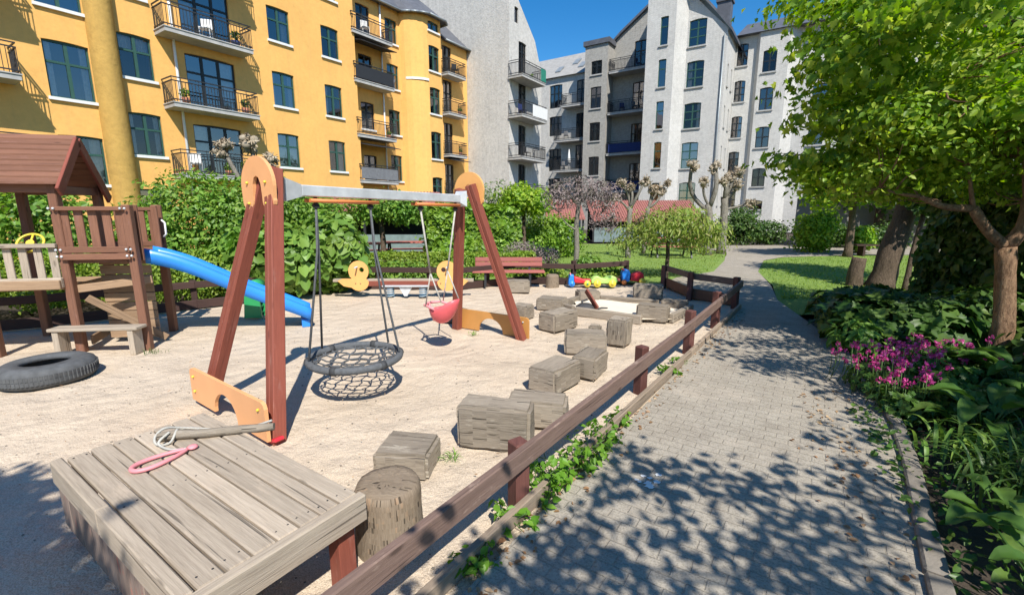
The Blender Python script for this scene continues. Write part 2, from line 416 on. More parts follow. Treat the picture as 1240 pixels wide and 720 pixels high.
def blob(ells, n, shell=.35, clump=0, csize=.2, zmin=None, cz=.6):
    """points (and outward directions) spread through a set of ellipsoids ((centre),(radii)); mostly near their surface"""
    wts = np.array([(e[1][0] * e[1][1] + e[1][0] * e[1][2] + e[1][1] * e[1][2]) for e in ells]); wts = wts / wts.sum()
    k = clump if clump else n
    which = RNG.choice(len(ells), k, p=wts)
    C = np.array([e[0] for e in ells], float)[which]; S = np.array([e[1] for e in ells], float)[which]
    d = RNG.normal(0, 1, (k, 3)); d /= np.linalg.norm(d, axis=1)[:, None]
    r = 1 - np.abs(RNG.normal(0, shell, k)); r = np.clip(r, .05, 1) + RNG.normal(0, .06, k)
    P = C + d * S * r[:, None]
    if clump:
        j = RNG.integers(0, k, n); P = P[j] + RNG.normal(0, csize, (n, 3)) * np.array((1, 1, cz)); d = d[j]
    if zmin is not None:
        keep = P[:, 2] > zmin; P = P[keep]; d = d[keep]
    return P, d
def limb(mb, a, b, r0, r1, n=6, bend=.12, seg=8, sag=0):
    a, b = Vector(a), Vector(b); L = (b - a).length; x, y = perp(b - a)
    p1, p2 = random.uniform(-1, 1), random.uniform(-1, 1); pts = []; rs = []
    for k in range(n + 1):
        u = k / n; w_ = math.sin(u * math.pi) * bend * L
        pts.append(a.lerp(b, u) + x * w_ * p1 + y * w_ * p2 + Vector((0, 0, -sag * math.sin(u * math.pi)))); rs.append(r0 + (r1 - r0) * u)
    mb.tube(pts, rs, seg, wob=.18); return pts
# ================================================================ SETTING: ground sheets
def sheet(name, pts, z, mat, kind='structure', sub=None):
    mb = MB(); mb.poly([(x, y, z) for x, y in pts], (1, 0, 0)); return tag(mb.build(name, mat), kind=kind)
def grid_sheet(name, inside, x0, x1, y0, y1, step, zf, mat):
    nx, ny = int((x1 - x0) / step) + 1, int((y1 - y0) / step) + 1; mb = MB()
    for j in range(ny):
        for i in range(nx):
            x, y = x0 + i * step, y0 + j * step; mb.v.append((x, y, zf(x, y)))
    for j in range(ny - 1):
        for i in range(nx - 1):
            if inside(x0 + (i + .5) * step, y0 + (j + .5) * step):
                mb.face((j * nx + i, j * nx + i + 1, (j + 1) * nx + i + 1, (j + 1) * nx + i), (1, 0, 0), 0, True)
    return mb.build(name, mat)
# soil
m, t, b = newmat('garden_soil'); p = geo_pos(t)
c = ramp(t, noi(t, p, 5, 8, .7), [(.3, (.028, .02, .014)), (.6, (.075, .055, .038)), (.8, (.13, .10, .07))])
t.links.new(c, b.inputs['Base Color']); b.inputs['Roughness'].default_value = .95; bump(t, b, noi(t, p, 30, 8, .7), .8, .03); M['soil'] = m
# lawn
m, t, b = newmat('lawn_turf'); p = geo_pos(t)
c = ramp(t, noi(t, p, 1.1, 8, .7), [(.3, (.13, .22, .03)), (.55, (.22, .33, .05)), (.75, (.33, .40, .09))])
c = mixc(t, .5, c, ramp(t, noi(t, p, 60, 3), [(.35, (.06, .12, .018)), (.65, (.22, .31, .06))]))
t.links.new(c, b.inputs['Base Color']); b.inputs['Roughness'].default_value = .9; bump(t, b, noi(t, p, 70, 4), .8, .03); M['lawn'] = m
# sand
m, t, b = newmat('playground_sand'); p = geo_pos(t)
c = ramp(t, noi(t, p, 1.1, 6, .6), [(.3, (.41, .33, .24)), (.5, (.505, .415, .31)), (.72, (.585, .49, .37))])
c = mixc(t, .42, c, ramp(t, noi(t, p, 150, 2, .5), [(.36, (.27, .2, .14)), (.5, (.60, .48, .36)), (.66, (.80, .68, .54))]))
sp = ramp(t, noi(t, p, 46, 3, .6), [(.27, (1, 1, 1)), (.31, (0, 0, 0))]); c = mixc(t, mth(t, 'MULTIPLY', sp, .55), c, (.20, .15, .10))
sp2 = ramp(t, noi(t, mapping(t, p, (9, 14, 9), (0, 0, .6)), 3, 2, .6), [(.245, (1, 1, 1)), (.27, (0, 0, 0))]); c = mixc(t, mth(t, 'MULTIPLY', sp2, .5), c, (.22, .16, .10))
t.links.new(c, b.inputs['Base Color']); b.inputs['Roughness'].default_value = .95; b.inputs['Specular IOR Level'].default_value = .1
fp = nd(t, 'ShaderNodeTexVoronoi', feature='SMOOTH_F1'); fp.inputs['Scale'].default_value = 5.5; t.links.new(p, fp.inputs['Vector'])
bump(t, b, mth(t, 'ADD', mth(t, 'ADD', mth(t, 'ADD', noi(t, p, 4.5, 5, .6), mth(t, 'MULTIPLY', fp.outputs['Distance'], .9)), mth(t, 'MULTIPLY', noi(t, p, 22, 4, .6), .45)), mth(t, 'MULTIPLY', noi(t, p, 120, 2), .12)), .75, .05); M['sand'] = m
# pavers
m, t, b = newmat('concrete_pavers'); p = geo_pos(t)
pr = mapping(t, p, (1, 1, 1), (0, 0, R(33.5)))
wob = nd(t, 'ShaderNodeVectorMath', operation='MULTIPLY_ADD'); ncol = nd(t, 'ShaderNodeTexNoise'); ncol.inputs['Scale'].default_value = 2.2
t.links.new(pr, ncol.inputs['Vector']); t.links.new(ncol.outputs['Color'], wob.inputs[0]); wob.inputs[1].default_value = (.035, .035, 0); t.links.new(pr, wob.inputs[2])
bt = nd(t, 'ShaderNodeTexBrick'); t.links.new(wob.outputs[0], bt.inputs['Vector']); bt.inputs['Scale'].default_value = 1.0
bt.inputs['Brick Width'].default_value = .165; bt.inputs['Row Height'].default_value = .085; bt.inputs['Mortar Size'].default_value = .006; bt.inputs['Mortar Smooth'].default_value = .5
bt.inputs['Color1'].default_value = (.325, .285, .232, 1); bt.inputs['Color2'].default_value = (.355, .313, .255, 1); bt.inputs['Mortar'].default_value = (.245, .205, .155, 1)
c = mixc(t, .6, bt.outputs['Color'], ramp(t, noi(t, p, 3.4, 9, .75), [(.32, (.25, .215, .17)), (.52, (.36, .32, .258)), (.7, (.445, .40, .325))]))
c = mixc(t, mth(t, 'MULTIPLY', ramp(t, noi(t, p, 90, 3, .7), [(.38, (1, 1, 1)), (.52, (0, 0, 0))]), .5), c, (.12, .105, .085))
c = mixc(t, mth(t, 'MULTIPLY', ramp(t, noi(t, p, .75, 6, .7), [(.55, (0, 0, 0)), (.7, (1, 1, 1))]), .4), c, (.50, .42, .33))
t.links.new(c, b.inputs['Base Color']); b.inputs['Roughness'].default_value = .9; b.inputs['Specular IOR Level'].default_value = .2
bump(t, b, mth(t, 'ADD', mth(t, 'MULTIPLY', bt.outputs['Fac'], -1.0), mth(t, 'MULTIPLY', noi(t, p, 60, 4, .7), .5)), .6, .012); M['paver'] = m
# gravelly far path
M['farpath'] = plain('pale_gravel', (.46, .42, .35), .95, .15, 6, bmp=.3)

tag(sheet('ground', [(-400, -400), (600, -400), (600, 600), (-400, 600)], -.10, M['soil']), kind='structure')
SANDPOLY = [(-8, -5), (-2.6, -3), (-.65, .9), (4.35, 8.1), (3.88, 9.0), (3.82, 10.7), (2.9, 11.6), (1.5, 11.1), (-.6, 10.9), (-1.93, 10.5), (-4.2, 10.6), (-5.1, 9.1), (-6.2, 8.1), (-7.6, 6.9), (-9.5, 5.7), (-11, 0)]
def inpoly(x, y, P):
    r = False; n = len(P)
    for i in range(n):
        x1, y1 = P[i]; x2, y2 = P[(i + 1) % n]
        if (y1 > y) != (y2 > y) and x < (x2 - x1) * (y - y1) / (y2 - y1) + x1: r = not r
    return r
def sandz(x, y):
    return -.032 + .022 * noise.noise(Vector((x * .9, y * .9, 3))) + .010 * noise.noise(Vector((x * 3.1, y * 3.1, 8))) - .016 * max(0, noise.noise(Vector((x * 5.3, y * 5.3, 2))) - .12) - .05 * math.exp(-((x + 1.5) ** 2 + (y - 4.5) ** 2) / .25) - .055 * math.exp(-((x + .95) ** 2 + (y - 5.9) ** 2) / .14)
tag(grid_sheet('sand', lambda x, y: inpoly(x, y, SANDPOLY), -11, 4.3, -2, 11.6, .06, sandz, M['sand']), kind='structure')
PATH = [(-2.4, -3), (-.78, 1.02), (4.12, 8.1), (4.25, 8.3), (3.68, 9.05), (3.62, 10.9), (4.4, 12.0), (5.9, 13.2), (7.6, 16.2), (8.6, 18.3), (9.3, 21.5), (11, 23.5), (40, 23.5), (40, 19.4), (14, 18.2), (10.4, 17.4), (9.0, 16.2), (7.2, 13.2), (6.2, 10.75), (5.3, 8.9), (4.75, 7.1), (4.3, 5.6), (3.75, 4.6), (3.24, 3.62), (2.80, 2.94), (2.05, 1.91), (-.9, -3)]
sheet('path', PATH, .004, M['paver'])
sheet('lawn', [(1.5, 11.2), (3.4, 11.0), (3.62, 10.9), (4.4, 12), (5.9, 13.2), (7.6, 16.2), (8.6, 18.3), (9.2, 21.5), (9.4, 24.5), (-14, 24.5), (-14, 14), (-4, 12.2)], -.004, M['lawn'])
sheet('side_lawn', [(4.6, 7.6), (5.35, 9.0), (6.25, 10.75), (7.2, 13.2), (9.0, 16.2), (10.4, 17.4), (14, 18.2), (40, 19.4), (40, 9), (12, 9), (7, 7.8)], -.008, M['lawn'])

# ================================================================ BUILDINGS
TH = .981; D = Vector((math.cos(TH), math.sin(TH), 0)); NY = Vector((-D.y, D.x, 0)); UP = Vector((0, 0, 1))
def Fyel(dist=23.3): return lambda s, z, o=0: D * s + NY * (dist - o) + UP * z
def Fgry(dist=39.3): return lambda s, z, o=0: -NY * s + D * (dist - o) + UP * z
def pbox(mb, P, s0, s1, z0, z1, o0, o1, m=0):
    mb.hexa([P(s0, z0, o1), P(s1, z0, o1), P(s1, z0, o0), P(s0, z0, o0), P(s0, z1, o1), P(s1, z1, o1), P(s1, z1, o0), P(s0, z1, o0)], (P(1, 0) - P(0, 0)), m)
def wall(mb, P, s0, s1, z0, z1, ops, top=None, depth=.5, off=0):
    """wall face with window openings: reveals run back to a near-black sheet painted as the unlit room; top(s) gives a sloping upper edge"""
    g = P(1, 0) - P(0, 0)
    S = sorted({s0, s1, *[x for o in ops for x in o[:2]]}); Z = sorted({z0, z1, *[x for o in ops for x in o[2:4]]})
    for i in range(len(S) - 1):
        for j in range(len(Z) - 1):
            a, b2, c, d = S[i], S[i + 1], Z[j], Z[j + 1]; x, y = (a + b2) / 2, (c + d) / 2
            if any(o[0] < x < o[1] and o[2] < y < o[3] for o in ops): continue
            mb.quad(P(a, c, off), P(b2, c, off), P(b2, d, off), P(a, d, off), g)
    for o in ops:
        a, b2, c, d = o[:4]; k = off - depth
        mb.quad(P(a, c, off), P(a, d, off), P(a, d, k), P(a, c, k), UP); mb.quad(P(b2, c, off), P(b2, d, off), P(b2, d, k), P(b2, c, k), UP)
        mb.quad(P(a, c, off), P(b2, c, off), P(b2, c, k), P(a, c, k), g); mb.quad(P(a, d, off), P(b2, d, off), P(b2, d, k), P(a, d, k), g)
        mb.quad(P(a, c, k), P(b2, c, k), P(b2, d, k), P(a, d, k), g, 1)
        arch = o[4] if len(o) > 4 else 0
        if arch:
            n = 8
            for q in range(n):
                u0, u1 = q / n, (q + 1) / n; f = lambda u: d - .01 - arch * (2 * u - 1) ** 2
                x0, x1 = a + (b2 - a) * u0, a + (b2 - a) * u1
                mb.quad(P(x0, f(u0), off), P(x1, f(u1), off), P(x1, d, off), P(x0, d, off), g)
                mb.quad(P(x0, f(u0), off), P(x1, f(u1), off), P(x1, f(u1), off - .1), P(x0, f(u0), off - .1), g)
def window(bld, P, a, b2, c, d, fm, sill=None, cols=2, trans=(.62,), off=0, name='window', curtain=None, rec=.09, bars=1):
    fw = .055; mb = MB(); o0, o1 = off - rec - .06, off - rec
    pbox(mb, P, a, a + fw, c, d, o0, o1); pbox(mb, P, b2 - fw, b2, c, d, o0, o1)
    pbox(mb, P, a + fw, b2 - fw, c, c + fw, o0, o1); pbox(mb, P, a + fw, b2 - fw, d - fw * 1.6, d, o0, o1)
    z0, z1 = c + fw, d - fw * 1.6; xs = [a + (b2 - a) * k / cols for k in range(1, cols)]
    for x in xs: pbox(mb, P, x - .05, x + .05, z0, z1, o0 - .004, o1 + .012)
    e = [a + fw] + [q for x in xs for q in (x - .05, x + .05)] + [b2 - fw]
    for tr_ in trans:
        zt = c + (d - c) * tr_
        for k in range(0, len(e), 2): pbox(mb, P, e[k], e[k + 1], zt - .038, zt + .038, o0 + .003, o1 + .006)
    wn = mb.build(name, fm, bld)
    pm = MB(); pm.quad(P(a + .02, c + .02, o0 + .02), P(b2 - .02, c + .02, o0 + .02), P(b2 - .02, d - .02, o0 + .02), P(a + .02, d - .02, o0 + .02)); pm.build('pane', M['glass'], wn)
    if sill:
        s_ = MB(); pbox(s_, P, a - .07, b2 + .07, c - .11, c - .002, off - .03, off + .09); s_.build('sill', sill, wn)
    if curtain:
        cm = MB(); k = off - .3; w_ = (b2 - a)
        spans = {'both': ((.03, .2), (.82, .97)), 'right': ((.72, .97),), 'left': ((.03, .3),), 'half': ((.04, .96),), 'top': ((.04, .96),)}[curtain]
        for u0, u1 in spans:
            n = max(3, int((u1 - u0) * 22)); zt = d - .03; zb = c + (.04 if curtain not in ('half', 'top') else 0)
            if curtain == 'half': zb, zt = c + .03, c + (d - c) * .55
            if curtain == 'top': zb, zt = c + (d - c) * .68, d - .03
            for q in range(n):
                x0, x1 = a + w_ * (u0 + (u1 - u0) * q / n), a + w_ * (u0 + (u1 - u0) * (q + 1) / n)
                cm.quad(P(x0, zb, k + .03 * (q % 2)), P(x1, zb, k + .03 * ((q + 1) % 2)), P(x1, zt, k + .03 * ((q + 1) % 2)), P(x0, zt, k + .03 * (q % 2)))
        cm.build('curtain', M['curtain'], wn)
    return wn
def balcony(bld, P, s0, s1, z, o0, o1, rh=1.0, slab=M['concrete'], rail=M['iron'], sp=.12, screen=None, bt=.018):
    mb = MB(); pbox(mb, P, s0, s1, z, z + .16, o0 + .003, o1); pbox(mb, P, s0 - .03, s1 + .03, z + .161, z + .2, o0 + .003, o1 + .03)
    bo = mb.build('balcony', slab, bld)
    r = MB(); zt = z + .2 + rh
    for zz in (zt, zt - .14, z + .3):
        pbox(r, P, s0, s1, zz - .02, zz + .02, o1 - .06, o1 - .02); pbox(r, P, s0, s0 + .04, zz - .02, zz + .02, o0 + .02, o1 - .06); pbox(r, P, s1 - .04, s1, zz - .02, zz + .02, o0 + .02, o1 - .06)
    n = int((s1 - s0) / sp)
    for k in range(n + 1):
        x = s0 + .01 + (s1 - s0 - .03) * k / n; pbox(r, P, x, x + bt, z + .2, zt - .16 if k % 8 else zt + .03, o1 - .05, o1 - .032)
    n = max(1, int((o1 - o0) / sp))
    for k in range(n):
        o = o0 + .05 + (o1 - o0 - .1) * k / n
        for x in (s0 + .01, s1 - .03): pbox(r, P, x, x + .018, z + .2, zt - .14, o, o + .018)
    r.build('railing', rail, bo)
    if screen:
        q = MB(); mt, u0, u1, h = screen; pbox(q, P, s0 + (s1 - s0) * u0, s0 + (s1 - s0) * u1, z + .26, z + .2 + rh * h, o1 + .005, o1 + .03); q.build('screen', mt, bo)
    return bo
CUR = ['both', 'top', 'right', 'left', None, 'half', 'both', 'right']
# ---------------------------------------------------------------- yellow apartment building
PY = Fyel()
yb = empty('apartment_building', D * 12 + NY * 23.3, 'long yellow plastered apartment house with green windows and black iron balconies', 'building')
mb = MB(); GF, SW, YW = M['green_frame'], M['white'], []
for s0, s1 in ((7.38, 8.48), (13.46, 14.6), (16.38, 17.46)):
    for zb, zt in ((3.98, 5.64), (6.94, 8.58), (9.98, 11.55), (12.95, 14.5), (1.0, 2.65)): YW.append((s0, s1, zb, zt, .035))
for zb, zt in ((2.75, 4.5), (5.76, 7.72), (8.82, 10.7), (11.8, 13.6)): YW.append((5.2, 6.46, zb, zt, .035))
YD = [(9.66, 11.68, z0, z1, .05) for z0, z1 in ((3.35, 5.53), (6.15, 8.42), (9.0, 11.3), (11.85, 14.15))]
YL = [(1.2, 3.0, z0, z1, .05) for z0, z1 in ((3.4, 5.5), (6.3, 8.4), (9.2, 11.3))]
wall(mb, PY, -12, 18.55, 0, 15, YW + YD + YL)
rec = -.8
YR = [(21.6, 22.0, 0, 0)]
RW = [(19.38, 20.38, z0, z1, .04) for z0, z1 in ((3.66, 5.2), (6.75, 8.35), (9.56, 11.08), (12.3, 13.85))]
RV = [(21.58, 22.55, z0, z1, .04) for z0, z1 in ((3.72, 5.4), (6.7, 8.26), (9.56, 11.06), (12.3, 13.75))]
mb.quad(PY(18.55, 0), PY(18.55, 15), PY(18.55, 15, rec), PY(18.55, 0, rec), UP)
wall(mb, PY, 18.55, 23.0, 0, 14.3, RW + RV, off=rec)
plan = [(22.75, -.8), (22.85, -.45), (23.05, -.1), (23.35, .2), (23.7, .42), (24.0, .5)]
for (a, oa), (b2, ob) in zip(plan, plan[1:]):
    mb.quad(PY(a, 0, oa), PY(b2, 0, ob), PY(b2, 14.35, ob), PY(a, 14.35, oa), D)
TW = [(24.1, 25.12, z0, z1, .035) for z0, z1 in ((2.4, 4.07), (5.3, 7.12), (8.27, 9.98), (11.0, 12.6), (13.48, 14.1))]
TW = [(a, b2, c, d, .06) for a, b2, c, d, _ in TW]
wall(mb, PY, 24.0, 25.3, 0, 14.35, TW, off=.5, depth=.4)
for (a, oa), (b2, ob) in zip([(25.3, .5), (25.55, .25), (25.6, -.1)], [(25.55, .25), (25.6, -.1), (25.6, -.3)]):
    mb.quad(PY(a, 0, oa), PY(b2, 0, ob), PY(b2, 14.35, ob), PY(a, 14.35, oa), D)
ED = [(25.98, 26.92, z0, z1, .04) for z0, z1 in ((2.95, 5.15), (5.78, 8.03), (8.65, 10.93), (11.3, 13.2))]
wall(mb, PY, 25.6, 28.7, 0, 13.5, ED)
mb.quad(PY(-12, 0), PY(-12, 15), PY(-12, 15, -10), PY(-12, 0, -10), UP); mb.quad(PY(28.7, 0), PY(28.7, 13.5), PY(28.7, 13.5, -10), PY(28.7, 0, -10), UP)
mb.quad(PY(-12, 0, -10), PY(28.7, 0, -10), PY(28.7, 15, -10), PY(-12, 15, -10), D)
mb.build('wall', [M['yellow'], M['dark_in']], yb)
for k, (a, b2, c, d, ar) in enumerate(YW): window(yb, PY, a, b2, c, d, GF, SW, curtain=CUR[k % 8])
for k, (a, b2, c, d, ar) in enumerate(YD + YL): window(yb, PY, a, b2, c, d, M['black_frame'], None, cols=3, trans=(.66,), name='balcony_door', curtain=('right' if k % 2 else 'left'))
for k, (a, b2, c, d, ar) in enumerate(RW): window(yb, PY, a, b2, c, d, M['black_frame'], SW, off=rec)
for k, (a, b2, c, d, ar) in enumerate(RV): window(yb, PY, a, b2, c, d, GF, SW, off=rec, curtain='right')
for k, (a, b2, c, d, ar) in enumerate(TW): window(yb, PY, a, b2, c, d, GF, SW, off=.5, curtain=None if k == 4 else 'right', trans=(.62,) if k < 4 else ())
for k, (a, b2, c, d, ar) in enumerate(ED): window(yb, PY, a, b2, c, d, M['black_frame'], None, name='balcony_door', curtain='right')
for z in (3.1, 5.92, 8.75, 11.6): balcony(yb, PY, 8.66, 12.1, z, 0, 1.0, rh=.95)
for z in (3.1, 5.95, 8.85): balcony(yb, PY, .6, 4.35, z, 0, 1.0, rh=.95)
for k, z in enumerate((3.4, 6.05, 9.1, 11.72)): balcony(yb, PY, 18.35, 21.3, z, rec, .12, rh=.9, sp=.1, screen=[(M['greycloth'], .02, .98, .8), None, (M['iron'], .02, .98, .85), None][k])
for z in (2.75, 5.55, 8.4, 11.02): balcony(yb, PY, 25.65, 27.6, z, 0, .8, rh=.9, sp=.1)
# half-round chimney breast, moulding, downpipes, awnings, roof
mb = MB(); n0 = len(mb.v)
for zz, w_ in ((0, .46), (6, .44), (16.5, .42)):
    for k in range(17):
        a = math.pi * k / 16; mb.v.append(tuple(PY(6.92 - w_ * math.cos(a), zz, .5 * math.sin(a) + .002)))
for j in range(2):
    for k in range(16): mb.face((n0 + j * 17 + k, n0 + j * 17 + k + 1, n0 + (j + 1) * 17 + k + 1, n0 + (j + 1) * 17 + k), UP, 0, True)
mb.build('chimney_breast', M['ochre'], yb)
mb = MB()
for (a, oa), (b2, ob) in zip(plan[1:], plan[2:]):
    for dz0, dz1, e in ((10.28, 10.42, .07),): mb.hexa([PY(a, dz0, oa + e), PY(b2, dz0, ob + e), PY(b2, dz0, ob), PY(a, dz0, oa), PY(a, dz1, oa + e), PY(b2, dz1, ob + e), PY(b2, dz1, ob), PY(a, dz1, oa)], D)
mb.build('moulding', M['white'], yb)
for s_, o in ((9.3, .08), (21.15, rec + .08)):
    mb = MB(); mb.tube([PY(s_, .3, o), PY(s_ - .02, 8, o), PY(s_, 14.3, o)], .055, 8); mb.build('downpipe', M['white'], yb)
for s0, s1, z, o in ((18.6, 21.2, 5.55, .1), (18.6, 21.3, 11.3, .0), (25.8, 27.5, 5.25, .75)):
    mb = MB(); mb.hexa([PY(s0, z, o + .5), PY(s1, z, o + .5), PY(s1, z + .28, o - .8), PY(s0, z + .28, o - .8), PY(s0, z + .04, o + .5), PY(s1, z + .04, o + .5), PY(s1, z + .33, o - .8), PY(s0, z + .33, o - .8)], D)
    mb.build('awning', M['awning'], yb)
mb = MB()
e = [(-12.2, 15.02, .35), (18.7, 15.02, .35)]
mb.hexa([PY(-12.2, 15, .4), PY(18.75, 15, .4), PY(18.75, 15, -10), PY(-12.2, 15, -10), PY(-12.2, 19, -3), PY(18.75, 19, -3), PY(18.75, 19, -10), PY(-12.2, 19, -10)], D)
q = [(18.76, -.4), (22.6, -.4), (22.9, .1), (23.3, .5), (23.9, .85), (25.45, .85), (25.95, .5), (26.0, -.5)]
for (a, oa), (b2, ob) in zip(q, q[1:]):
    mb.hexa([PY(a, 14.3, oa), PY(b2, 14.3, ob), PY(b2, 14.3, -10), PY(a, 14.3, -10), PY(a, 17.2, -3), PY(b2, 17.2, -3), PY(b2, 17.2, -10), PY(a, 17.2, -10)], D)
mb.hexa([PY(26.0, 13.45, .3), PY(28.75, 13.45, .3), PY(28.75, 13.45, -10), PY(26.0, 13.45, -10), PY(26.0, 16.4, -3), PY(28.75, 16.4, -3), PY(28.75, 16.4, -10), PY(26.0, 16.4, -10)], D)
rf = mb.build('roof', M['slate'], yb)
mb = MB()
for (a, oa), (b2, ob) in zip(q, q[1:]): mb.tube([PY(a, 14.28, oa + .06), PY(b2, 14.28, ob + .06)], .07, 6)
mb.tube([PY(26, 13.43, .36), PY(28.8, 13.43, .36)], .07, 6); mb.build('gutter', M['zinc'], rf)
mb = MB(); pbox(mb, PY, 23.4, 25.2, 17, 19.2, -4.6, -3.2); mb.build('chimney', M['grey_wall'], rf)

# ---------------------------------------------------------------- grey gabled block at the end of the yellow row
gb = empty('gable_building', D * 30 + NY * 21, 'tall grey rendered gable block with blank end wall and three stacked balconies', 'building')
PB = Fyel(19.5); PA = Fgry(28.75)
prof = [(33.35, 0), (33.35, 11.8), (32.9, 13.2), (32.2, 14.5), (30.2, 16.25), (28.75, 17.6)]
GD = [(30.0, 31.05, z0, z1, .05) for z0, z1 in ((2.6, 5.25), (5.9, 8.1), (8.85, 11.0), (11.6, 13.85))] + [(29.45, 29.95, 14.9, 15.95, .05)]
mb = MB(); wall(mb, PB, 28.75, 33.35, 0, 11.4, GD[:3])
wall(mb, PB, 28.75, 32.3, 11.4, 14.4, [GD[3]]); mb.poly([PB(32.3, 11.4), PB(33.35, 11.4), PB(33.35, 11.8), PB(32.9, 13.2), PB(32.3, 14.4)], D)
wall(mb, PB, 28.75, 30.2, 14.4, 16.25, [GD[-1]]); mb.poly([PB(30.2, 14.4), PB(32.3, 14.4), PB(30.2, 16.25)], D); mb.poly([PB(28.75, 16.25), PB(30.2, 16.25), PB(28.75, 17.6)], D)
wall(mb, PA, -30, -19.5, 0, 17.6, []); mb.poly([PA(-30, 17.6), PA(-19.5, 17.6), PA(-24.5, 21)], D)
for (a, z0), (b2, z1) in zip(prof, prof[1:]): mb.quad(PB(a, z0), PB(b2, z1), PB(b2, z1, -10.5), PB(a, z0, -10.5), D)
mb.poly([PB(s_, z, -10.5) for s_, z in prof] + [PB(28.75, 0, -10.5)], D)
mb.build('wall', [M['grey_wall'], M['dark_in']], gb)
for k, (a, b2, c, d, ar) in enumerate(GD): window(gb, PB, a, b2, c, d, M['black_frame'], None, cols=2 if k < 4 else 1, trans=(.7,) if k < 4 else (), name='balcony_door' if k < 4 else 'window', curtain='right' if k == 2 else None)
balcony(gb, PB, 27.35 + 1.3, 31.9, 10.95, 0, 1.2, rh=.95, screen=(M['greenscreen'], .78, 1.0, .95), bt=.03); balcony(gb, PB, 28.65, 32.2, 8.3, 0, 1.2, rh=.95, screen=(M['white'], .4, 1, .9), bt=.03); balcony(gb, PB, 28.65, 32.1, 5.4, 0, 1.2, rh=.95, bt=.03)
balcony(gb, PB, 28.65, 32.1, 2.5, 0, 1.2, rh=.95, bt=.03)

# ---------------------------------------------------------------- back block with slate roof
PG = Fgry()
bb = empty('rear_building', D * 42 - NY * -22, 'pale rear block with sloping slate roof and shaded balconies beside stair tower', 'building')
PGs = lambda s_, z, o_=0: PG(s_ * 1.06, 1.75 + (z - 1.75) * 1.06, o_ - 2.4)
o = -1.7; W1 = [(-23.0, -21.65, z0, z1, .05) for z0, z1 in ((2.7, 4.9), (5.6, 7.7), (8.9, 10.7), (11.45, 13.55))]; W2 = [(-20.12, -19.2, z0, z1, .05) for z0, z1 in ((2.7, 4.9), (5.6, 7.9), (8.6, 10.75), (11.5, 13.65))]
mb = MB(); wall(mb, PGs, -30, -18.5, 0, 14.15, W1 + W2, off=o); mb.quad(PGs(-30, 0, o), PGs(-30, 14.15, o), PGs(-30, 14.15, -12), PGs(-30, 0, -12), UP); mb.quad(PGs(-30, 0, -12), PGs(-18.5, 0, -12), PGs(-18.5, 14, -12), PGs(-30, 14, -12), D)
mb.build('wall', [M['grey_wall'], M['dark_in']], bb)
for k, (a, b2, c, d, ar) in enumerate(W1): window(bb, PGs, a, b2, c, d, M['black_frame'], off=o, cols=3, curtain=CUR[k])
for k, (a, b2, c, d, ar) in enumerate(W2): window(bb, PGs, a, b2, c, d, M['black_frame'], off=o, name='balcony_door')
for k, (s0, z) in enumerate(((-21.9, 2.5), (-21.9, 5.35), (-21.9, 8.1), (-21.2, 11.15))): balcony(bb, PGs, s0, -18.66, z, o, o + 1.2, rh=.95, bt=.03)
mb = MB(); mb.hexa([PGs(-30, 14.16, o + .3), PGs(-18.4, 14.16, o + .3), PGs(-18.4, 14.16, -12), PGs(-30, 14.16, -12), PGs(-30, 17.3, -6), PGs(-18.4, 17.3, -6), PGs(-18.4, 17.3, -8), PGs(-30, 17.3, -8)], D)
M['slate_pale'] = plain('weathered_slate', (.30, .29, .27), .7, .2, 3, bmp=.3)
rf = mb.build('roof', M['slate_pale'], bb)
for s_, f in ((-22.5, .3), (-21.2, .55), (-20.2, .35)):
    mb = MB(); P0 = lambda u, v: PGs(s_ + u, 14.16 + 3.14 * v + .05, o + .3 + (-6 - o - .3) * v)
    mb.hexa([P0(-.28, f - .1), P0(.28, f - .1), P0(.28, f + .1), P0(-.28, f + .1)] + [P0(-.28, f - .1) + UP * .08, P0(.28, f - .1) + UP * .08, P0(.28, f + .1) + UP * .08, P0(-.28, f + .1) + UP * .08], D); mb.build('skylight', M['zinc'], rf)

# ---------------------------------------------------------------- white brick wing with stair tower
wb = empty('brick_building', D * 39 - NY * -13, 'white painted brick wing with tall gable, narrow stair windows and flat-topped tower', 'building')
TW = [(-18.0, -17.0, z0, z1, .035) for z0, z1 in ((2.0, 3.7), (4.88, 6.52), (7.85, 9.43), (10.6, 12.38), (13.38, 14.5))]
ND = [(-14.68, -13.62, z0, z1, .05) for z0, z1 in ((3.6, 5.9), (7.0, 9.25), (10.4, 12.62), (13.7, 15.9))]
NW = [(-11.87, -11.27, z0, z1, .035) for z0, z1 in ((1.9, 4.0), (5.17, 7.2), (8.2, 10.3), (11.35, 13.4), (14.4, 16.45))]
FW = [(-9.88, -8.62, z0, z1, .07) for z0, z1 in ((2.1, 4.0), (5.1, 7.1), (8.15, 10.05), (11.2, 13.1), (14.15, 16.05))]
g2 = MB()
wall(g2, PGs, -18.6, -16.5, 0, 15.75, TW); g2.quad(PGs(-16.5, 0), PGs(-16.5, 15.75), PGs(-16.5, 15.75, -1.7), PGs(-16.5, 0, -1.7), UP); g2.quad(PGs(-18.6, 0), PGs(-18.6, 15.75), PGs(-18.6, 15.75, -1.7), PGs(-18.6, 0, -1.7), UP)
g2.quad(PGs(-18.6, 15.75), PGs(-16.5, 15.75), PGs(-16.5, 15.75, -4), PGs(-18.6, 15.75, -4), D)
wall(g2, PGs, -16.5, -12.1, 0, 16.2, ND, off=-1.5); g2.poly([PGs(-16.5, 16.2, -1.5), PGs(-12.1, 16.2, -1.5), PGs(-12.1, 19.4, -1.5), PGs(-15.9, 16.6, -1.5)], D)
g2.build('rear_wall', [M['grey_brick'], M['dark_in']], wb)
mb = MB()
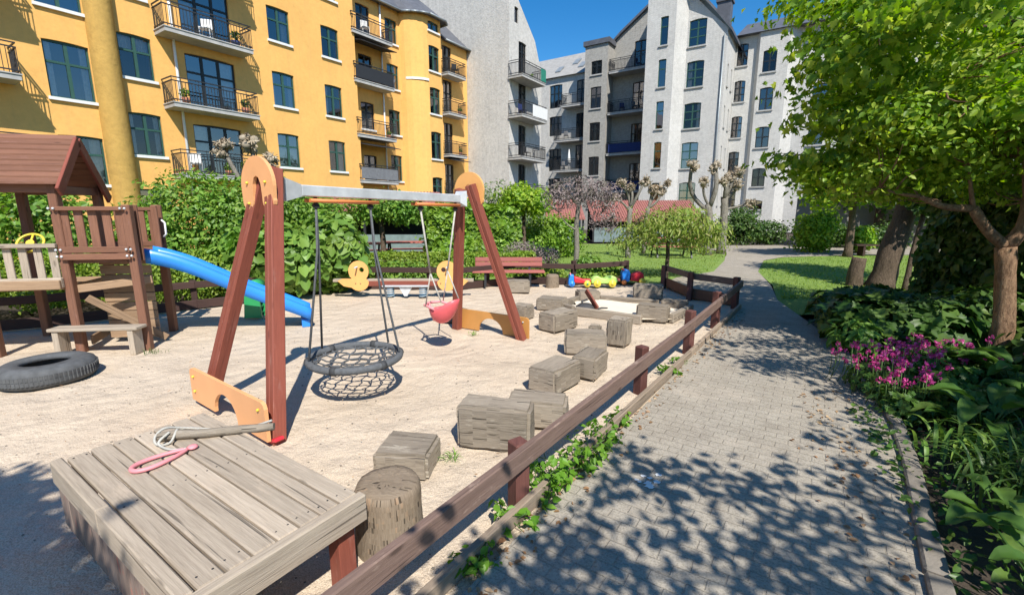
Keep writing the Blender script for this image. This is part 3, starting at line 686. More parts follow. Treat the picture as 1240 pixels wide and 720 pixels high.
wall(mb, PG, -12.93, -10.72, 0, 17, NW, off=.8); mb.poly([PG(-12.93, 17, .8), PG(-10.72, 17, .8), PG(-10.72, 19.2, .8), PG(-12.93, 18.6, .8)], D)
mb.quad(PG(-12.93, 0, .8), PG(-12.93, 18.6, .8), PG(-12.93, 18.6, -4.5), PG(-12.93, 0, -4.5), UP)
mb.quad(PG(-10.72, 0, .8), PG(-10.0, 0, 0), PG(-10.0, 18.3, 0), PG(-10.72, 19.2, .8), UP)
wall(mb, PG, -10.0, -7.1, 0, 14.0, FW[:4]); wall(mb, PG, -10.0, -8.4, 14.0, 16.3, FW[4:])
mb.poly([PG(-8.4, 14), PG(-7.1, 14), PG(-7.1, 15), PG(-8.4, 16.3)], D); mb.poly([PG(-10, 16.3), PG(-8.4, 16.3), PG(-9.2, 17.2), PG(-10, 18.1)], D)
PS = lambda s_, z, o_=0: PG(-7.1 + o_, z, -s_)
SW2 = [(s_, s_ + .4, z0, z0 + 1.6, .06) for s_ in (.9, 2.6) for z0 in (2.2, 5.2, 8.2, 11.2)]
wall(mb, PS, 0, 9, 0, 15.0, SW2); mb.quad(PG(-7.1, 0, -9), PG(-18.6, 0, -9), PG(-18.6, 15, -9), PG(-7.1, 15, -9), D)
mb.build('wall', [M['white_brick'], M['dark_in']], wb)
for k, (a, b2, c, d, ar) in enumerate(TW): window(wb, PGs, a, b2, c, d, M['black_frame'], M['concrete'], curtain=None)
for k, (a, b2, c, d, ar) in enumerate(ND): window(wb, PGs, a, b2, c, d, M['brown_frame'], off=-1.5, name='balcony_door', curtain='both' if k < 2 else None)
for k, (a, b2, c, d, ar) in enumerate(NW): window(wb, PG, a, b2, c, d, M['green_frame'], M['concrete'], off=.8, cols=1, trans=(.65,))
for k, (a, b2, c, d, ar) in enumerate(FW): window(wb, PG, a, b2, c, d, M['green_frame'], M['concrete'], curtain=CUR[k], trans=(.35, .66))
for k, (a, b2, c, d, ar) in enumerate(SW2): window(wb, PS, a, b2, c, d, M['green_frame'], M['concrete'], cols=1, trans=(.6,))
for z in (3.3, 6.5, 9.9, 13.25): balcony(wb, PGs, -16.4, -12.4, z, -1.5, -.1, rh=.95, screen=(M['navy'], .05, .9, .8) if z in (3.3, 6.5) else None, bt=.03)
mb = MB(); pbox(mb, PGs, -18.75, -16.35, 15.76, 16.15, -4, .15); 
e = [(-17.9, 16.65, -3.6), (-16.9, 17.5, -3.6), (-13.9, 19.6, -3.6), (-12.95, 20.3, -3.6), (-12.94, 18.7, .95), (-11.2, 19.9, .95), (-8.0, 16.2, .2), (-6.8, 14.7, .2)]
for (a, z0, oa), (b2, z1, ob) in zip(e, e[1:]):
    mb.hexa([PG(a, z0, oa), PG(b2, z1, ob), PG(b2, z1, -9), PG(a, z0, -9), PG(a, z0 + .22, oa), PG(b2, z1 + .22, ob), PG(b2, z1 + .22, -9), PG(a, z0 + .22, -9)], D)
rf = mb.build('roof', M['slate'], wb)
mb = MB(); pbox(mb, PG, -8.6, -7.6, 16, 18, -4, -3); pbox(mb, PG, -8.7, -7.5, 18.01, 18.2, -4.1, -2.9); mb.build('chimney', M['slate'], rf)
mb = MB(); mb.tube([PG(-7.3, .3, .08), PG(-7.3, 14.6, .08)], .05, 6); mb.build('downpipe', M['zinc'], wb)

# ---------------------------------------------------------------- right-hand block behind the maple
rb = empty('corner_building', D * 43 - NY * -5, 'pale apartment block with slate roof partly hidden behind the maple crown', 'building')
o = -4; V1 = [(-7.28, -6.2, z0, z1, .08) for z0, z1 in ((2.0, 3.9), (4.9, 6.6), (7.7, 9.4), (10.5, 12.15), (13.25, 14.92))]
V2 = [(-5.05, -4.1, z0, z1, .08) for z0, z1 in ((.9, 1.5), (1.85, 2.6), (3.7, 5.15), (6.75, 8.35), (9.6, 11.3), (12.42, 14.05))][1:]
V3 = [(-1.5, -.5, z0, z1, .08) for z0, z1 in ((3.7, 5.2), (6.75, 8.35), (9.6, 11.2))]
mb = MB(); wall(mb, PG, -7.09, -5.6, 0, 15.4, [(-7.0, -6.2, *v[2:]) for v in V1], off=o)
mb.quad(PG(-5.6, 0, o), PG(-5.6, 15.4, o), PG(-5.35, 15.4, o + .35), PG(-5.35, 0, o + .35), UP)
wall(mb, PG, -5.35, -3.3, 0, 15.4, V2, off=o + .35)
mb.quad(PG(-3.3, 0, o + .35), PG(-3.3, 15.4, o + .35), PG(-2.6, 15.4, o - .2), PG(-2.6, 0, o - .2), UP); wall(mb, PG, -2.6, 16, 0, 15.4, V3, off=o - .2)
mb.quad(PG(16, 0, o), PG(16, 15.4, o), PG(16, 15.4, -14), PG(16, 0, -14), UP); mb.quad(PG(-7, 0, -14), PG(16, 0, -14), PG(16, 15.4, -14), PG(-7, 15.4, -14), UP)
mb.build('wall', [M['white_brick'], M['dark_in']], rb)
for k, (a, b2, c, d, ar) in enumerate(V1): window(rb, PG, -7.0, b2, c, d, M['black_frame'], M['concrete'], off=o, trans=(.35, .66), curtain=CUR[k])
for k, (a, b2, c, d, ar) in enumerate(V2): window(rb, PG, a, b2, c, d, M['black_frame'], M['concrete'], off=o + .35, trans=(.5,))
for k, (a, b2, c, d, ar) in enumerate(V3): window(rb, PG, a, b2, c, d, M['black_frame'], M['concrete'], off=o - .2, trans=(.5,))
mb = MB(); mb.hexa([PG(-7.05, 15.41, o + .55), PG(16.2, 15.41, o + .55), PG(16.2, 15.41, -14), PG(-7.05, 15.41, -14), PG(-7.05, 17.6, -8), PG(16.2, 17.6, -8), PG(16.2, 17.6, -12), PG(-7.05, 17.6, -12)], D)
rf = mb.build('roof', M['slate'], rb)

# ---------------------------------------------------------------- garden walls and low sheds
gw = MB(); a, b2 = Vector((15.5, 25.2, 0)), Vector((27, 20.0, 0)); gw.beam(a + UP * 1.15, b2 + UP * 1.15, .25, 2.3); gw.beam(a + UP * 2.35, b2 + UP * 2.35, .34, .1)
tag(gw.build('garden_wall', plain('dull_grey_render', (.24, .225, .20), .9, .2, 2, bmp=.3)), 'grey rendered garden wall with flat coping behind the side lawn', 'wall')
def shed(x0, x1, y, z0, z1, label):
    r_ = empty('shed', ((x0 + x1) / 2, y, 0), label, 'shed', 'red roofed sheds at the end of the lawn')
    mb = MB(); n = int((x1 - x0) / .14)
    mb.hexa([(x0, y - 1.3, z0), (x1, y - 1.3, z0), (x1, y + 1.2, z1), (x0, y + 1.2, z1), (x0, y - 1.3, z0 + .05), (x1, y - 1.3, z0 + .05), (x1, y + 1.2, z1 + .05), (x0, y + 1.2, z1 + .05)], (0, 1, 0))
    for k in range(n):
        x = x0 + .05 + k * .14; mb.hexa([(x, y - 1.31, z0 + .04), (x + .06, y - 1.31, z0 + .04), (x + .06, y + 1.21, z1 + .04), (x, y + 1.21, z1 + .04), (x + .01, y - 1.31, z0 + .085), (x + .05, y - 1.31, z0 + .085), (x + .05, y + 1.21, z1 + .085), (x + .01, y + 1.21, z1 + .085)], (0, 1, 0))
    mb.build('roof', M['rooftile'], r_)
    mb = MB(); mb.box(((x0 + x1) / 2, y + 1.0, z1 / 2 - .05), (x1 - x0 - .2, .08, z1 - .1)); mb.box(((x0 + x1) / 2, y - 1.0, .4), (x1 - x0 - .2, .06, .8), m=1); mb.build('wall', [M['dark_in'], M['shedgreen']], r_)  # back wall coloured near-black to stand for the dark inside
    n = max(2, int((x1 - x0) / 1.8))
    for k in range(n + 1):
        mb = MB(); mb.box((x0 + .1 + (x1 - x0 - .2) * k / n, y - 1.09, z0 / 2), (.09, .09, z0)); mb.build('post', M['iron'], r_)
shed(1.9, 4.1, 27, 1.25, 2.35, 'red roofed shed half hidden behind the bare purple tree')
shed(4.5, 10.8, 27, 1.15, 2.3, 'longer red roofed shed with grey green boards behind the knobbly pollards')
shed(-8.6, -3.2, 19.5, 1.7, 2.5, 'red roofed lean-to with dark opening behind the picnic tables')
# dark brick base behind the far hedges is left to the shrubs
# kerb stones on the bed side of the path (one continuous edging)
mb = MB(); KP = [(1.5, 1.2), (1.99, 1.9), (2.74, 2.92), (3.13, 3.5), (3.3, 3.8)]
for (xa, ya), (xb, yb_) in zip(KP, KP[1:]):
    a, b2 = Vector((xa + .06, ya, -.012)), Vector((xb + .06, yb_, -.012)); L = (b2 - a).length; n = max(1, round(L / .45))
    for k in range(n):
        p0, p1 = a.lerp(b2, k / n), a.lerp(b2, (k + .97) / n); p0.z += random.uniform(-.012, .012); mb.beam(p0, p1, .10, .11, bev=.012)
tag(mb.build('kerb', M['kerb']), kind='structure')
# ================================================================ PLAYGROUND
V3 = Vector
def rough_block(name, c, size, rz, mat, label=None, cat='wooden block', group=None, parent=None, bev=.024, amp=.012, seed=0, tilt=(0, 0)):
    bm = bmesh.new(); bmesh.ops.create_cube(bm, size=1)
    for v in bm.verts: v.co = V3((v.co.x * size[0], v.co.y * size[1], (v.co.z + .5) * size[2]))
    bmesh.ops.bevel(bm, geom=bm.edges[:], offset=bev, segments=2, affect='EDGES')
    bmesh.ops.subdivide_edges(bm, edges=[e for e in bm.edges if e.calc_length() > .09], cuts=4, use_grid_fill=True)
    for v in bm.verts:
        q = v.co * 5 + V3((seed * 7.3, 0, 0)); v.co += V3(noise.noise_vector(q)) * amp + V3(noise.noise_vector(q * 4)) * amp * .4
    Rm = Matrix.Rotation(rz, 3, 'Z') @ Matrix.Rotation(tilt[0], 3, 'X') @ Matrix.Rotation(tilt[1], 3, 'Y')
    mb = MB(); k = max(range(3), key=lambda i: size[i]); g = Rm @ V3([1 if i == k else 0 for i in range(3)])
    for v in bm.verts: mb.v.append(tuple(V3(c) + Rm @ v.co))
    for f in bm.faces: mb.face([v.index for v in f.verts], g, 0, True)
    bm.free(); o = mb.build(name, mat, parent)
    try: o.data.set_sharp_from_angle(angle=R(40))
    except Exception: pass
    if label: tag(o, label, cat, group)
    return o
GB = 'weathered timber blocks set in the sand'
BL = [((-.12, 3.25, -.02), (.56, .25, .34), -.2, 'longest square timber block, lying across the sand just beyond the round log stump'),
 ((.22, 3.62, -.02), (.5, .28, .23), -.2, 'low timber block tucked close behind the longest block beside the fence'),
 ((.44, 4.42, -.02), (.5, .33, .25), .9, 'timber block turned end-on to the camera with a bluish stained end'),
 ((.86, 4.78, -.02), (.42, .28, .25), 1.03, 'small timber block touching the right side of the end-on block'),
 ((.93, 5.57, -.02), (.52, .32, .27), -.12, 'broad timber block between the end-on block and the tall upright one'),
 ((1.45, 5.93, -.02), (.27, .28, .36), -.55, 'tall upright cube-like block with a pale top and crisp corners'),
 ((1.17, 6.22, -.02), (.17, .15, .19), -.3, 'tiny timber cube leaning against the tall upright block'),
 ((.71, 6.76, -.02), (.56, .34, .27), .75, 'timber block with a dark cracked end near the sandbox corner'),
 ((.17, 7.42, -.02), (.32, .28, .24), -.6, 'dark timber block nearest to the foot of the far swing leg'),
 ((.73, 8.12, -.02), (.5, .36, .22), -.43, 'flat-topped timber block at the left end of the sandbox'),
 ((1.5, 8.85, -.02), (.44, .3, .23), .15, 'timber block at the back corner of the sandbox behind the toy digger'),
 ((2.8, 9.2, -.02), (.58, .32, .29), -.35, 'timber block beyond the sandbox, standing alone near the back fence'),
 ((2.31, 7.26, -.02), (.5, .28, .27), -.45, 'timber block standing on the front right corner of the sandbox'),
 ((2.95, 8.06, -.02), (.46, .2, .19), -.5, 'low narrow timber block closing the right end of the sandbox'),
 ((.12, 9.9, -.02), (.54, .28, .27), 0, 'timber block in front of the red bench')]
for k, (c, s_, rz, lab) in enumerate(BL): rough_block('timber_block', c, s_, rz, M['blockwood'], lab, group=GB, seed=k)
rough_block('timber_block', (-.73, 2.93, -.03), (.38, .34, .19), -.12, M['blockwood'], 'low grey timber slab right behind the round log stump', group=GB, seed=31)
def log(name, c, r, h, label, seed, seg=44):
    mb = MB(); rows = 12; prof = lambda a: r * (1 + .07 * noise.noise(V3((math.cos(a) * 1.2, math.sin(a) * 1.2, seed))) + .035 * noise.noise(V3((math.cos(a) * 6, math.sin(a) * 6, seed))))
    for j in range(rows + 1):
        z = h * j / rows
        for k in range(seg):
            a = 2 * math.pi * k / seg; q = prof(a) * (1.06 - .08 * j / rows) + .006 * noise.noise(V3((k, z * 8, seed)))
            if j == rows: q -= .012
            mb.v.append((c[0] + q * math.cos(a), c[1] + q * math.sin(a), c[2] + z))
    for j in range(rows):
        for k in range(seg): mb.face((j * seg + k, j * seg + (k + 1) % seg, (j + 1) * seg + (k + 1) % seg, (j + 1) * seg + k), (0, 0, 1), 0, True)
    top = rows * seg; prev = top
    for q in (.75, .5, .25):
        n0 = len(mb.v)
        for k in range(seg):
            x, y, z = mb.v[top + k]; mb.v.append((c[0] + (x - c[0]) * q, c[1] + (y - c[1]) * q, c[2] + h + .012 + .008 * noise.noise(V3((k * .8, q * 5, seed)))))
        for k in range(seg): mb.face((prev + k, prev + (k + 1) % seg, n0 + (k + 1) % seg, n0 + k), (1, 0, 0), 0, True)
        prev = n0
    mb.face([prev + k for k in range(seg)], (1, 0, 0), 0, True)
    return tag(mb.build(name, M['logwood']), label, 'log stump')
log('log_stump', (-.665, 2.2, -.03), .175, .36, 'round upright log stump with split grey bark beside the wooden deck', 3)
log('log_stump', (.95, 10.6, -.03), .15, .3, 'small round log stump between the red bench and the ride-on toys', 9)
# ---- sandbox edging
sb = empty('sandbox_frame', (1.9, 8, 0), 'low grey timber edging of the small sandbox between the blocks', 'sandbox')
for a, b2 in (((1.74, 8.78), (2.74, 8.3)), ((3.2, 7.92), (2.56, 7.12)), ((2.06, 7.02), (1.1, 7.68)), ((1.08, 7.75), (.92, 7.98)), ((.98, 8.3), (1.3, 8.72))):
    mb = MB(); mb.beam((*a, .045), (*b2, .045), .08, .15, bev=.012); mb.build('edge_board', M['blockwood'], sb)
tag(grid_sheet('sandbox_sand', lambda x, y: inpoly(x, y, [(1.74, 8.78), (2.74, 8.3), (3.2, 7.92), (2.5, 7.05), (2.0, 7.06), (1.05, 7.75), (1.2, 8.6)]), .9, 3.3, 6.9, 8.9, .1, lambda x, y: .03 + .02 * noise.noise(V3((x * 2, y * 2, 1))), plain('fine_pale_sand', (.72, .62, .48), .95, .06, 8, bmp=.3)), kind='structure')
dg = empty('toy_digger', (1.4, 7.9, .03), 'broken red-brown toy digger with black base in the sandbox', 'toy digger')
mb = MB(); mb.beam((1.32, 7.98, .36), (1.5, 7.8, .06), .14, .035, up=(.5, .5, .6), bev=.01); mb.build('board', M['redwood'], dg)
mb = MB(); mb.lathe((1.3, 7.9, .03), [(.0, 0), (.16, 0), (.17, .05), (.1, .1), (0, .11)], 20); mb.tube([(1.26, 7.86, .08), (1.24, 7.9, .17), (1.34, 7.93, .2)], .02, 8); mb.tube([(1.5, 7.84, .05), (1.6, 7.9, .055), (1.7, 7.9, .05)], .014, 6); mb.build('base', M['rubber'], dg)

# ---- swing frame
sf = empty('swing_frame', (-1.4, 5.1, 0), 'red-brown wooden swing frame with orange end boards and galvanised top beam', 'swing frame')
T1, T2 = V3((-2.06, 3.97, 2.04)), V3((-.62, 6.17, 2.03))
BD = (T2 - T1); BD.z = 0; BD.normalize(); LD = V3((BD.y, -BD.x, 0))
A1 = [V3((-1.85, 3.29, -.05)), V3((-2.86, 4.02, -.05))]; A2 = [V3((.14, 6.19, -.05)), V3((-.85, 6.8, -.05))]
for top, feet in ((T1, A1), (T2, A2)):
    for k, ft in enumerate(feet):
        tp = top + LD * (.085 if k == 0 else -.085) + UP * (.05 if k == 0 else .0)
        x = (tp - ft).normalized(); yv = (BD - x * BD.dot(x)).normalized(); zv = x.cross(yv)
        mb = MB()
        for q in (-1, 1): mb.beam(ft + zv * .031 * q, tp + zv * .031 * q, .105, .055, up=zv, bev=.006)
        mb.beam(ft + x * .1, tp - x * .02, .09, .02, up=zv)
        mb.build('leg', M['redwood'], sf)
def bolt(mb, p, n, r=.012): mb.lathe(p, [(r, 0), (r, .008), (r * .6, .016), (0, .018)], 8, n)
def headboard(c, s, mat):
    out = []
    for k in range(25):
        a = math.pi * (-.18 + 1.36 * k / 24); out.append((.20 * math.cos(a), .24 * math.sin(a) + (0 if math.sin(a) > 0 else .0)))
    pts = [(.235, -.10), (.245, 0)] + [(.245 * math.cos(math.pi * k / 20), .245 * math.sin(math.pi * k / 20)) for k in range(1, 20)] + [(-.245, 0), (-.24, -.10)]
    pts += [(-.155 + .085 * math.cos(a), -.12 + .075 * math.sin(a)) for a in [math.pi + math.pi * k / 8 for k in range(9)]]
    pts += [(-.07, -.08), (-.06, .02), (-.035, .07), (0, .085), (.035, .07), (.06, .02), (.07, -.08)]
    pts += [(.155 + .085 * math.cos(a), -.12 + .075 * math.sin(a)) for a in [math.pi + math.pi * k / 8 for k in range(9)]]
    mb = MB(); mb.prism(pts, .03, c, LD, UP)
    o = mb.build('end_board', mat, sf)
    mb = MB()
    for u, v in ((-.14, .03), (.14, .03), (-.135, -.14), (.135, -.14)): bolt(mb, V3(c) + LD * u + UP * v + s * .015, s)
    mb.build('bolt', M['yellowp'] if s.dot(BD) < 0 else M['steel'], o)
headboard(T1 - BD * .085 + UP * -.09 - LD * .02, -BD, M['orange']); headboard(T2 + BD * .085 + UP * -.02, BD, M['duck'])
def footboard(feet, off, mat, hgt, face):
    a, b2 = V3(feet[1]), V3(feet[0]); a.z = b2.z = 0; x = (b2 - a).normalized(); L = (b2 - a).length
    c = (a + b2) / 2 + off; e = L / 2 + .07; q = .05
    pts = [(-e, 0), (-e, hgt - q), (-e + q * .3, hgt - q * .3), (-e + q, hgt), (e - q, hgt), (e - q * .3, hgt - q * .3), (e, hgt - q), (e, 0), (.22, 0)] + [(.22 * math.cos(math.pi * k / 14), .21 * math.sin(math.pi * k / 14)) for k in range(1, 14)] + [(-.22, 0)]
    mb = MB(); mb.prism([(u, v - .03) for u, v in pts], .028, c, x, UP); o = mb.build('foot_board', mat, sf)
    mb = MB()
    for u in (-e + .09, e - .09):
        for v in (.07, hgt - .1): bolt(mb, c + x * u + UP * v + face * .014, face)
    mb.build('bolt', M['yellowp'] if mat is M['orange'] else M['steel'], o)
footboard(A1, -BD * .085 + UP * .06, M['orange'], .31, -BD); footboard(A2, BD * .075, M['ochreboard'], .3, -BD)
Z1, Z2 = 1.93, 1.90
bp = lambda t_, dz=0: V3((T1.x + (T2.x - T1.x) * t_, T1.y + (T2.y - T1.y) * t_, Z1 + (Z2 - Z1) * t_ + dz))
mb = MB(); mb.beam(bp(.1), bp(.94), .09, .10, bev=.008); mb.build('beam', M['steel'], sf)
for a, b2 in ((.03, .1), (.97, .94)):
    mb = MB(); x = LD; 
    P0 = [bp(a) + LD * u + UP * v for u, v in ((-.09, -.1), (.09, -.1), (.09, .1), (-.09, .1))]; P1 = [bp(b2) + LD * u + UP * v for u, v in ((-.047, -.052), (.047, -.052), (.047, .052), (-.047, .052))]
    mb.hexa(P0 + P1); mb.build('beam_bracket', M['steel'], sf)
for t0, t1 in ((.13, .43), (.64, .94)):
    mb = MB()
    for q in (-1, 1): mb.tube([bp(t0, -.085) + LD * .035 * q, bp(t1, -.085) + LD * .035 * q], .018, 8)
    o = mb.build('spreader_bar', M['orangebar'], sf)
for t_ in (.16, .40, .68, .92):
    mb = MB(); mb.beam(bp(t_, -.045), bp(t_, -.12), .03, .02, up=BD); mb.lathe(bp(t_, -.13) - LD * .02, [(.026, 0), (.026, .04)], 10, LD); mb.build('hanger', M['iron'], sf)
mb = MB(); mb.beam((-1.86, 3.27, .0), (-1.78, 3.22, .03), .08, .03, bev=.008); mb.build('foot_plate', M['red'], sf)
# ---- nest swing
nc = V3((-1.54, 4.28, .34)); NR = .425
ns = empty('nest_swing', nc, 'black rope basket swing with a round padded rim hanging from the beam', 'nest swing')
rp = lambda a, r=NR, dz=0: nc + V3((r * math.cos(a), r * math.sin(a), dz))
mb = MB(); n = 64; prof = []
mb.lathe(nc, [(NR + .034 * math.cos(2 * math.pi * k / 10), .034 * math.sin(2 * math.pi * k / 10)) for k in range(10)], 56, closed=True); mb.build('rim', M['rope'], ns)
mb = MB()
for k in range(6):
    a = 2 * math.pi * k / 6 + .4; mb.lathe(rp(a) - V3((-math.sin(a), math.cos(a), 0)) * .025, [(.0, 0), (.042, 0), (.042, .05), (0, .05)], 10, (-math.sin(a), math.cos(a), 0))
mb.build('rim_binding', M['rubber'], ns)
mb = MB()
for q in (-3, -2, -1, 0, 1, 2, 3):
    u = q * .115; h = math.sqrt(NR * NR - u * u)
    for ax in (0, 1):
        pts = []
        for k in range(13):
            w_ = -h + 2 * h * k / 12; sag = -.075 * (1 - (u * u + w_ * w_) / NR ** 2); wv = .018 * math.sin(k * 2.1 + q)
            pts.append(nc + (V3((w_, u + wv, sag)) if ax else V3((u + wv, w_, sag + .008))))
        mb.tube(pts, .0085, 5)
for r_ in (.12, .24, .35):
    mb.tube([rp(2 * math.pi * k / 24, r_ * (1 + .06 * math.sin(k * 2.3)), -.075 * (1 - (r_ / NR) ** 2) + .012) for k in range(25)], .0085, 5, cap=False)
mb.build('net', M['rope'], ns)
for t_, an in ((.16, (2.75, 3.75)), (.40, (1.0, .1))):
    for a in an:
        mb = MB(); mb.tube([bp(t_, -.14), bp(t_, -.42).lerp(rp(a), .12), rp(a, NR, .04)], .011, 6); mb.build('rope', M['rope'], ns)
# ---- baby seat swing
sc_ = V3((-.93, 5.76, .43)); bs = empty('baby_swing', sc_, 'pink plastic toddler swing seat hanging on white ropes at the far end of the beam', 'swing seat')
F = -LD; Bk = LD; SD = BD
mb = MB(); N1, N2 = 20, 7; rr = .02
def shellp(u, v):     # u round the seat, v from bottom to rim
    a = 2 * math.pi * u; fx, sy = math.cos(a), math.sin(a)
    back = max(0, -fx); rim = .06 + .17 * back ** 1.2 + .02 * abs(sy)
    w_ = math.sin(v * math.pi / 2) ** .7
    return sc_ + F * (fx * .17 * w_ - .03 - back * v * .10) + SD * (sy * .16 * w_) + UP * (-.12 + (rim + .12) * v ** 1.4)
for lay in (0, 1):
    for j in range(N2 + 1):
        for k in range(N1):
            p_ = shellp(k / N1, j / N2 + .001); q_ = sc_ + (p_ - sc_) * (1 - .07 * lay) + UP * (.012 * lay); mb.v.append(tuple(q_))
    b0 = lay * (N2 + 1) * N1
    for j in range(N2):
        for k in range(N1):
            f_ = (b0 + j * N1 + k, b0 + j * N1 + (k + 1) % N1, b0 + (j + 1) * N1 + (k + 1) % N1, b0 + (j + 1) * N1 + k); mb.face(f_ if lay == 0 else f_[::-1], None, 0, True)
for k in range(N1):
    a, b2 = N2 * N1 + k, N2 * N1 + (k + 1) % N1; o_ = (N2 + 1) * N1; mb.face((a, b2, b2 + o_, a + o_), None, 0, True)
mb.build('seat', M['pink'], bs)
mb = MB(); mb.tube([sc_ + F * -.05 + SD * -.165 + UP * .1, sc_ + F * .13 + SD * -.15 + UP * .13, sc_ + F * .2 + UP * .13, sc_ + F * .13 + SD * .15 + UP * .13, sc_ + F * -.05 + SD * .165 + UP * .1], .017, 8)
mb.tube([sc_ + F * .2 + UP * .13, sc_ + F * .17 + UP * .02, sc_ + F * .1 - UP * .1], .02, 8); mb.build('front_bar', M['palepink'], bs)
for t_, s_ in ((.68, -1), (.92, 1)):
    mb = MB(); k = sc_ + SD * .16 * s_ + UP * .55
    mb.tube([bp(t_, -.14), k], .012, 6); mb.tube([k, sc_ + SD * .165 * s_ + F * .1 + UP * .12], .009, 6); mb.tube([k, sc_ + SD * .165 * s_ - F * .17 + UP * .2], .009, 6); mb.build('rope', M['whiterope'], bs)

# ---- play tower with roof, lower cabin, slide
pt = empty('play_tower', (-5.4, 6.1, 0), 'red-brown wooden play tower with pitched roof, blue slide and grey slatted cabin', 'play tower')
P1, P2, P3 = V3((-5.51, 5.6, 0)), V3((-4.75, 5.71, 0)), V3((-5.14, 6.69, 0)); P4 = V3((-5.84, 6.55, 0)); P0 = V3((-6.38, 5.42, 0)); P5 = V3((-6.75, 6.4, 0))
def post(p, z, w_=.095, mat='brownred'):
    mb = MB(); mb.box((p.x, p.y, z / 2 - .03), (w_, w_, z + .06), rz=.2, bev=.008); return mb.build('post', M[mat], pt)
post(P1, 2.16); post(P2, 1.82); post(P3, 1.83); post(P4, 2.16); post(P0, 2.16); post(P5, 2.16)
U = (P2 - P1).normalized()
def board(name, a, b2, w_, h, mat, bev=.006, parent=None): 
    mb = MB(); mb.beam(a, b2, w_, h, bev=bev); return mb.build(name, M[mat], parent or pt)
# roof: two slopes of lapped boards
rE = V3((-5.54, 6.06, 2.68)); along = V3((-.98, -.2, 0)); across = V3((.35, -.93, 0))
for s_, zd, nm in ((1, -.62, 'front'), (-1, -.68, 'back')):
    mb = MB(); nb = 9
    e = rE + across * .60 * s_ + UP * zd
    for k in range(nb):
        a0, a1 = rE.lerp(e, k / nb), rE.lerp(e, (k + 1.12) / nb); n_ = V3((0, 0, 1)) * .02
        mb.hexa([a0 - UP * .012, a0 + along * 2.2 - UP * .012, a1 + along * 2.2 + UP * .004, a1 + UP * .004, a0 + UP * .008, a0 + along * 2.2 + UP * .008, a1 + along * 2.2 + UP * .03, a1 + UP * .03], along)
    ro = mb.build('roof', M['brownred'], pt)
    for q in (0, 2.14):
        mb = MB(); b0 = rE + along * q; mb.beam(b0 - UP * .06, b0 + (e - rE) * 1.06 - UP * .06, .035, .13, up=UP, bev=.005); mb.build('barge_board', M['redwood'], ro)
board('beam', P1 + UP * 2.02 + U * .1, P0 + UP * 2.02 - U * .1, .05, .12, 'brownred'); board('beam', P4 + UP * 2.02, P5 + UP * 2.02, .05, .12, 'brownred'); board('beam', P1 + UP * 2.0, P4 + UP * 2.0, .05, .1, 'brownred')
def railing(a, b2, zb, zt, n, mat, bw=.1, hb=.09, ht=.06, off=V3((0, 0, 0)), two=True, name='railing'):
    mb = MB(); x = (b2 - a).normalized()
    mb.beam(a + UP * (zt - ht / 2) + off, b2 + UP * (zt - ht / 2) + off, .045, ht, bev=.005)
    mb.beam(a + UP * (zb + hb / 2) + off, b2 + UP * (zb + hb / 2) + off, .045, hb, bev=.005)
    if two: mb.beam(a + UP * (zb - hb * .62) + off * 1.1, b2 + UP * (zb - hb * .62) + off * 1.1, .045, hb, bev=.005)
    L = (b2 - a).length
    for k in range(n):
        p = a.lerp(b2, (k + .5) / n); nrm = off.normalized() if off.length else V3((0, 0, 0))
        mb.beam(p + UP * (zb + hb * .5) + off * .3, p + UP * (zt - ht * .5) + off * .3, bw, .022, up=V3((-x.y, x.x, 0)), bev=.004)
    return mb.build(name, M[mat], pt)
OFF = V3((U.y, -U.x, 0)) * .06
rl = railing(P1, P2, 1.24, 1.80, 5, 'brownred', .095, .075, .05, OFF)
mb = MB()
for p in (P1, P2):
    for z in (1.775, 1.28, 1.2):
        for d in (-.025, .025): mb.ball(p + OFF * 1.5 + U * d + UP * z, .016, 8)
mb.build('bolt', M['steel'], rl)
railing(P4 + V3((0, .0, 0)), P3, 1.24, 1.80, 5, 'brownred', .095, .075, .05)
board('deck', P1.lerp(P4, .5) + UP * 1.13, P2.lerp(P3, .5) + UP * 1.13, .95, .05, 'brownred')
for f in (.12, .80, .97): board('slide_side_post', P2.lerp(P3, f) + UP * 1.12 + U * .03, P2.lerp(P3, f) + UP * 1.82 + U * .03, .085, .03, 'brownred')
mb = MB(); q = P2.lerp(P3, .88) + UP * 1.5 + U * .08; mb.tube([q + UP * .12, q + U * .04 + UP * .08, q + U * .04 - UP * .08, q - UP * .12], .013, 8); mb.build('handle', M['white'], pt)
# cabin on the left
cl = P1 + V3((-.02, -.02, 0)); cr = P0 + V3((-1.6, -.32, 0))
railing(cr, cl, .82, 1.36, 16, 'greywood', .085, .12, .05, OFF, two=False, name='cabin_railing')
board('cabin_deck', cr + UP * .8 + V3((.1, .45, 0)), P1.lerp(P4, .5) + UP * .8, .9, .05, 'tanwood'); board('cabin_beam', cr + UP * .86 + OFF * 1.55, cl + UP * .86 + OFF * 1.55, .05, .11, 'tanwood')
post(cr, 1.0)
mb = MB(); wc = V3((-5.93, 5.62, 1.36)); wn = V3((.25, -.75, .6)).normalized(); wx, wy = perp(wn)
mb.lathe(wc, [(.13 + .014 * math.cos(2 * math.pi * k / 8), .014 * math.sin(2 * math.pi * k / 8)) for k in range(8)], 28, wn, closed=True)
for k in range(3):
    a = 2 * math.pi * k / 3 + .5; mb.tube([wc, wc + (wx * math.cos(a) + wy * math.sin(a)) * .13], .012, 6)
mb.lathe(wc - wn * .015, [(.04, 0), (.04, .03)], 12, wn); mb.tube([wc, wc - wn * .2], .016, 8); mb.build('steering_wheel', M['yellowp'], pt)
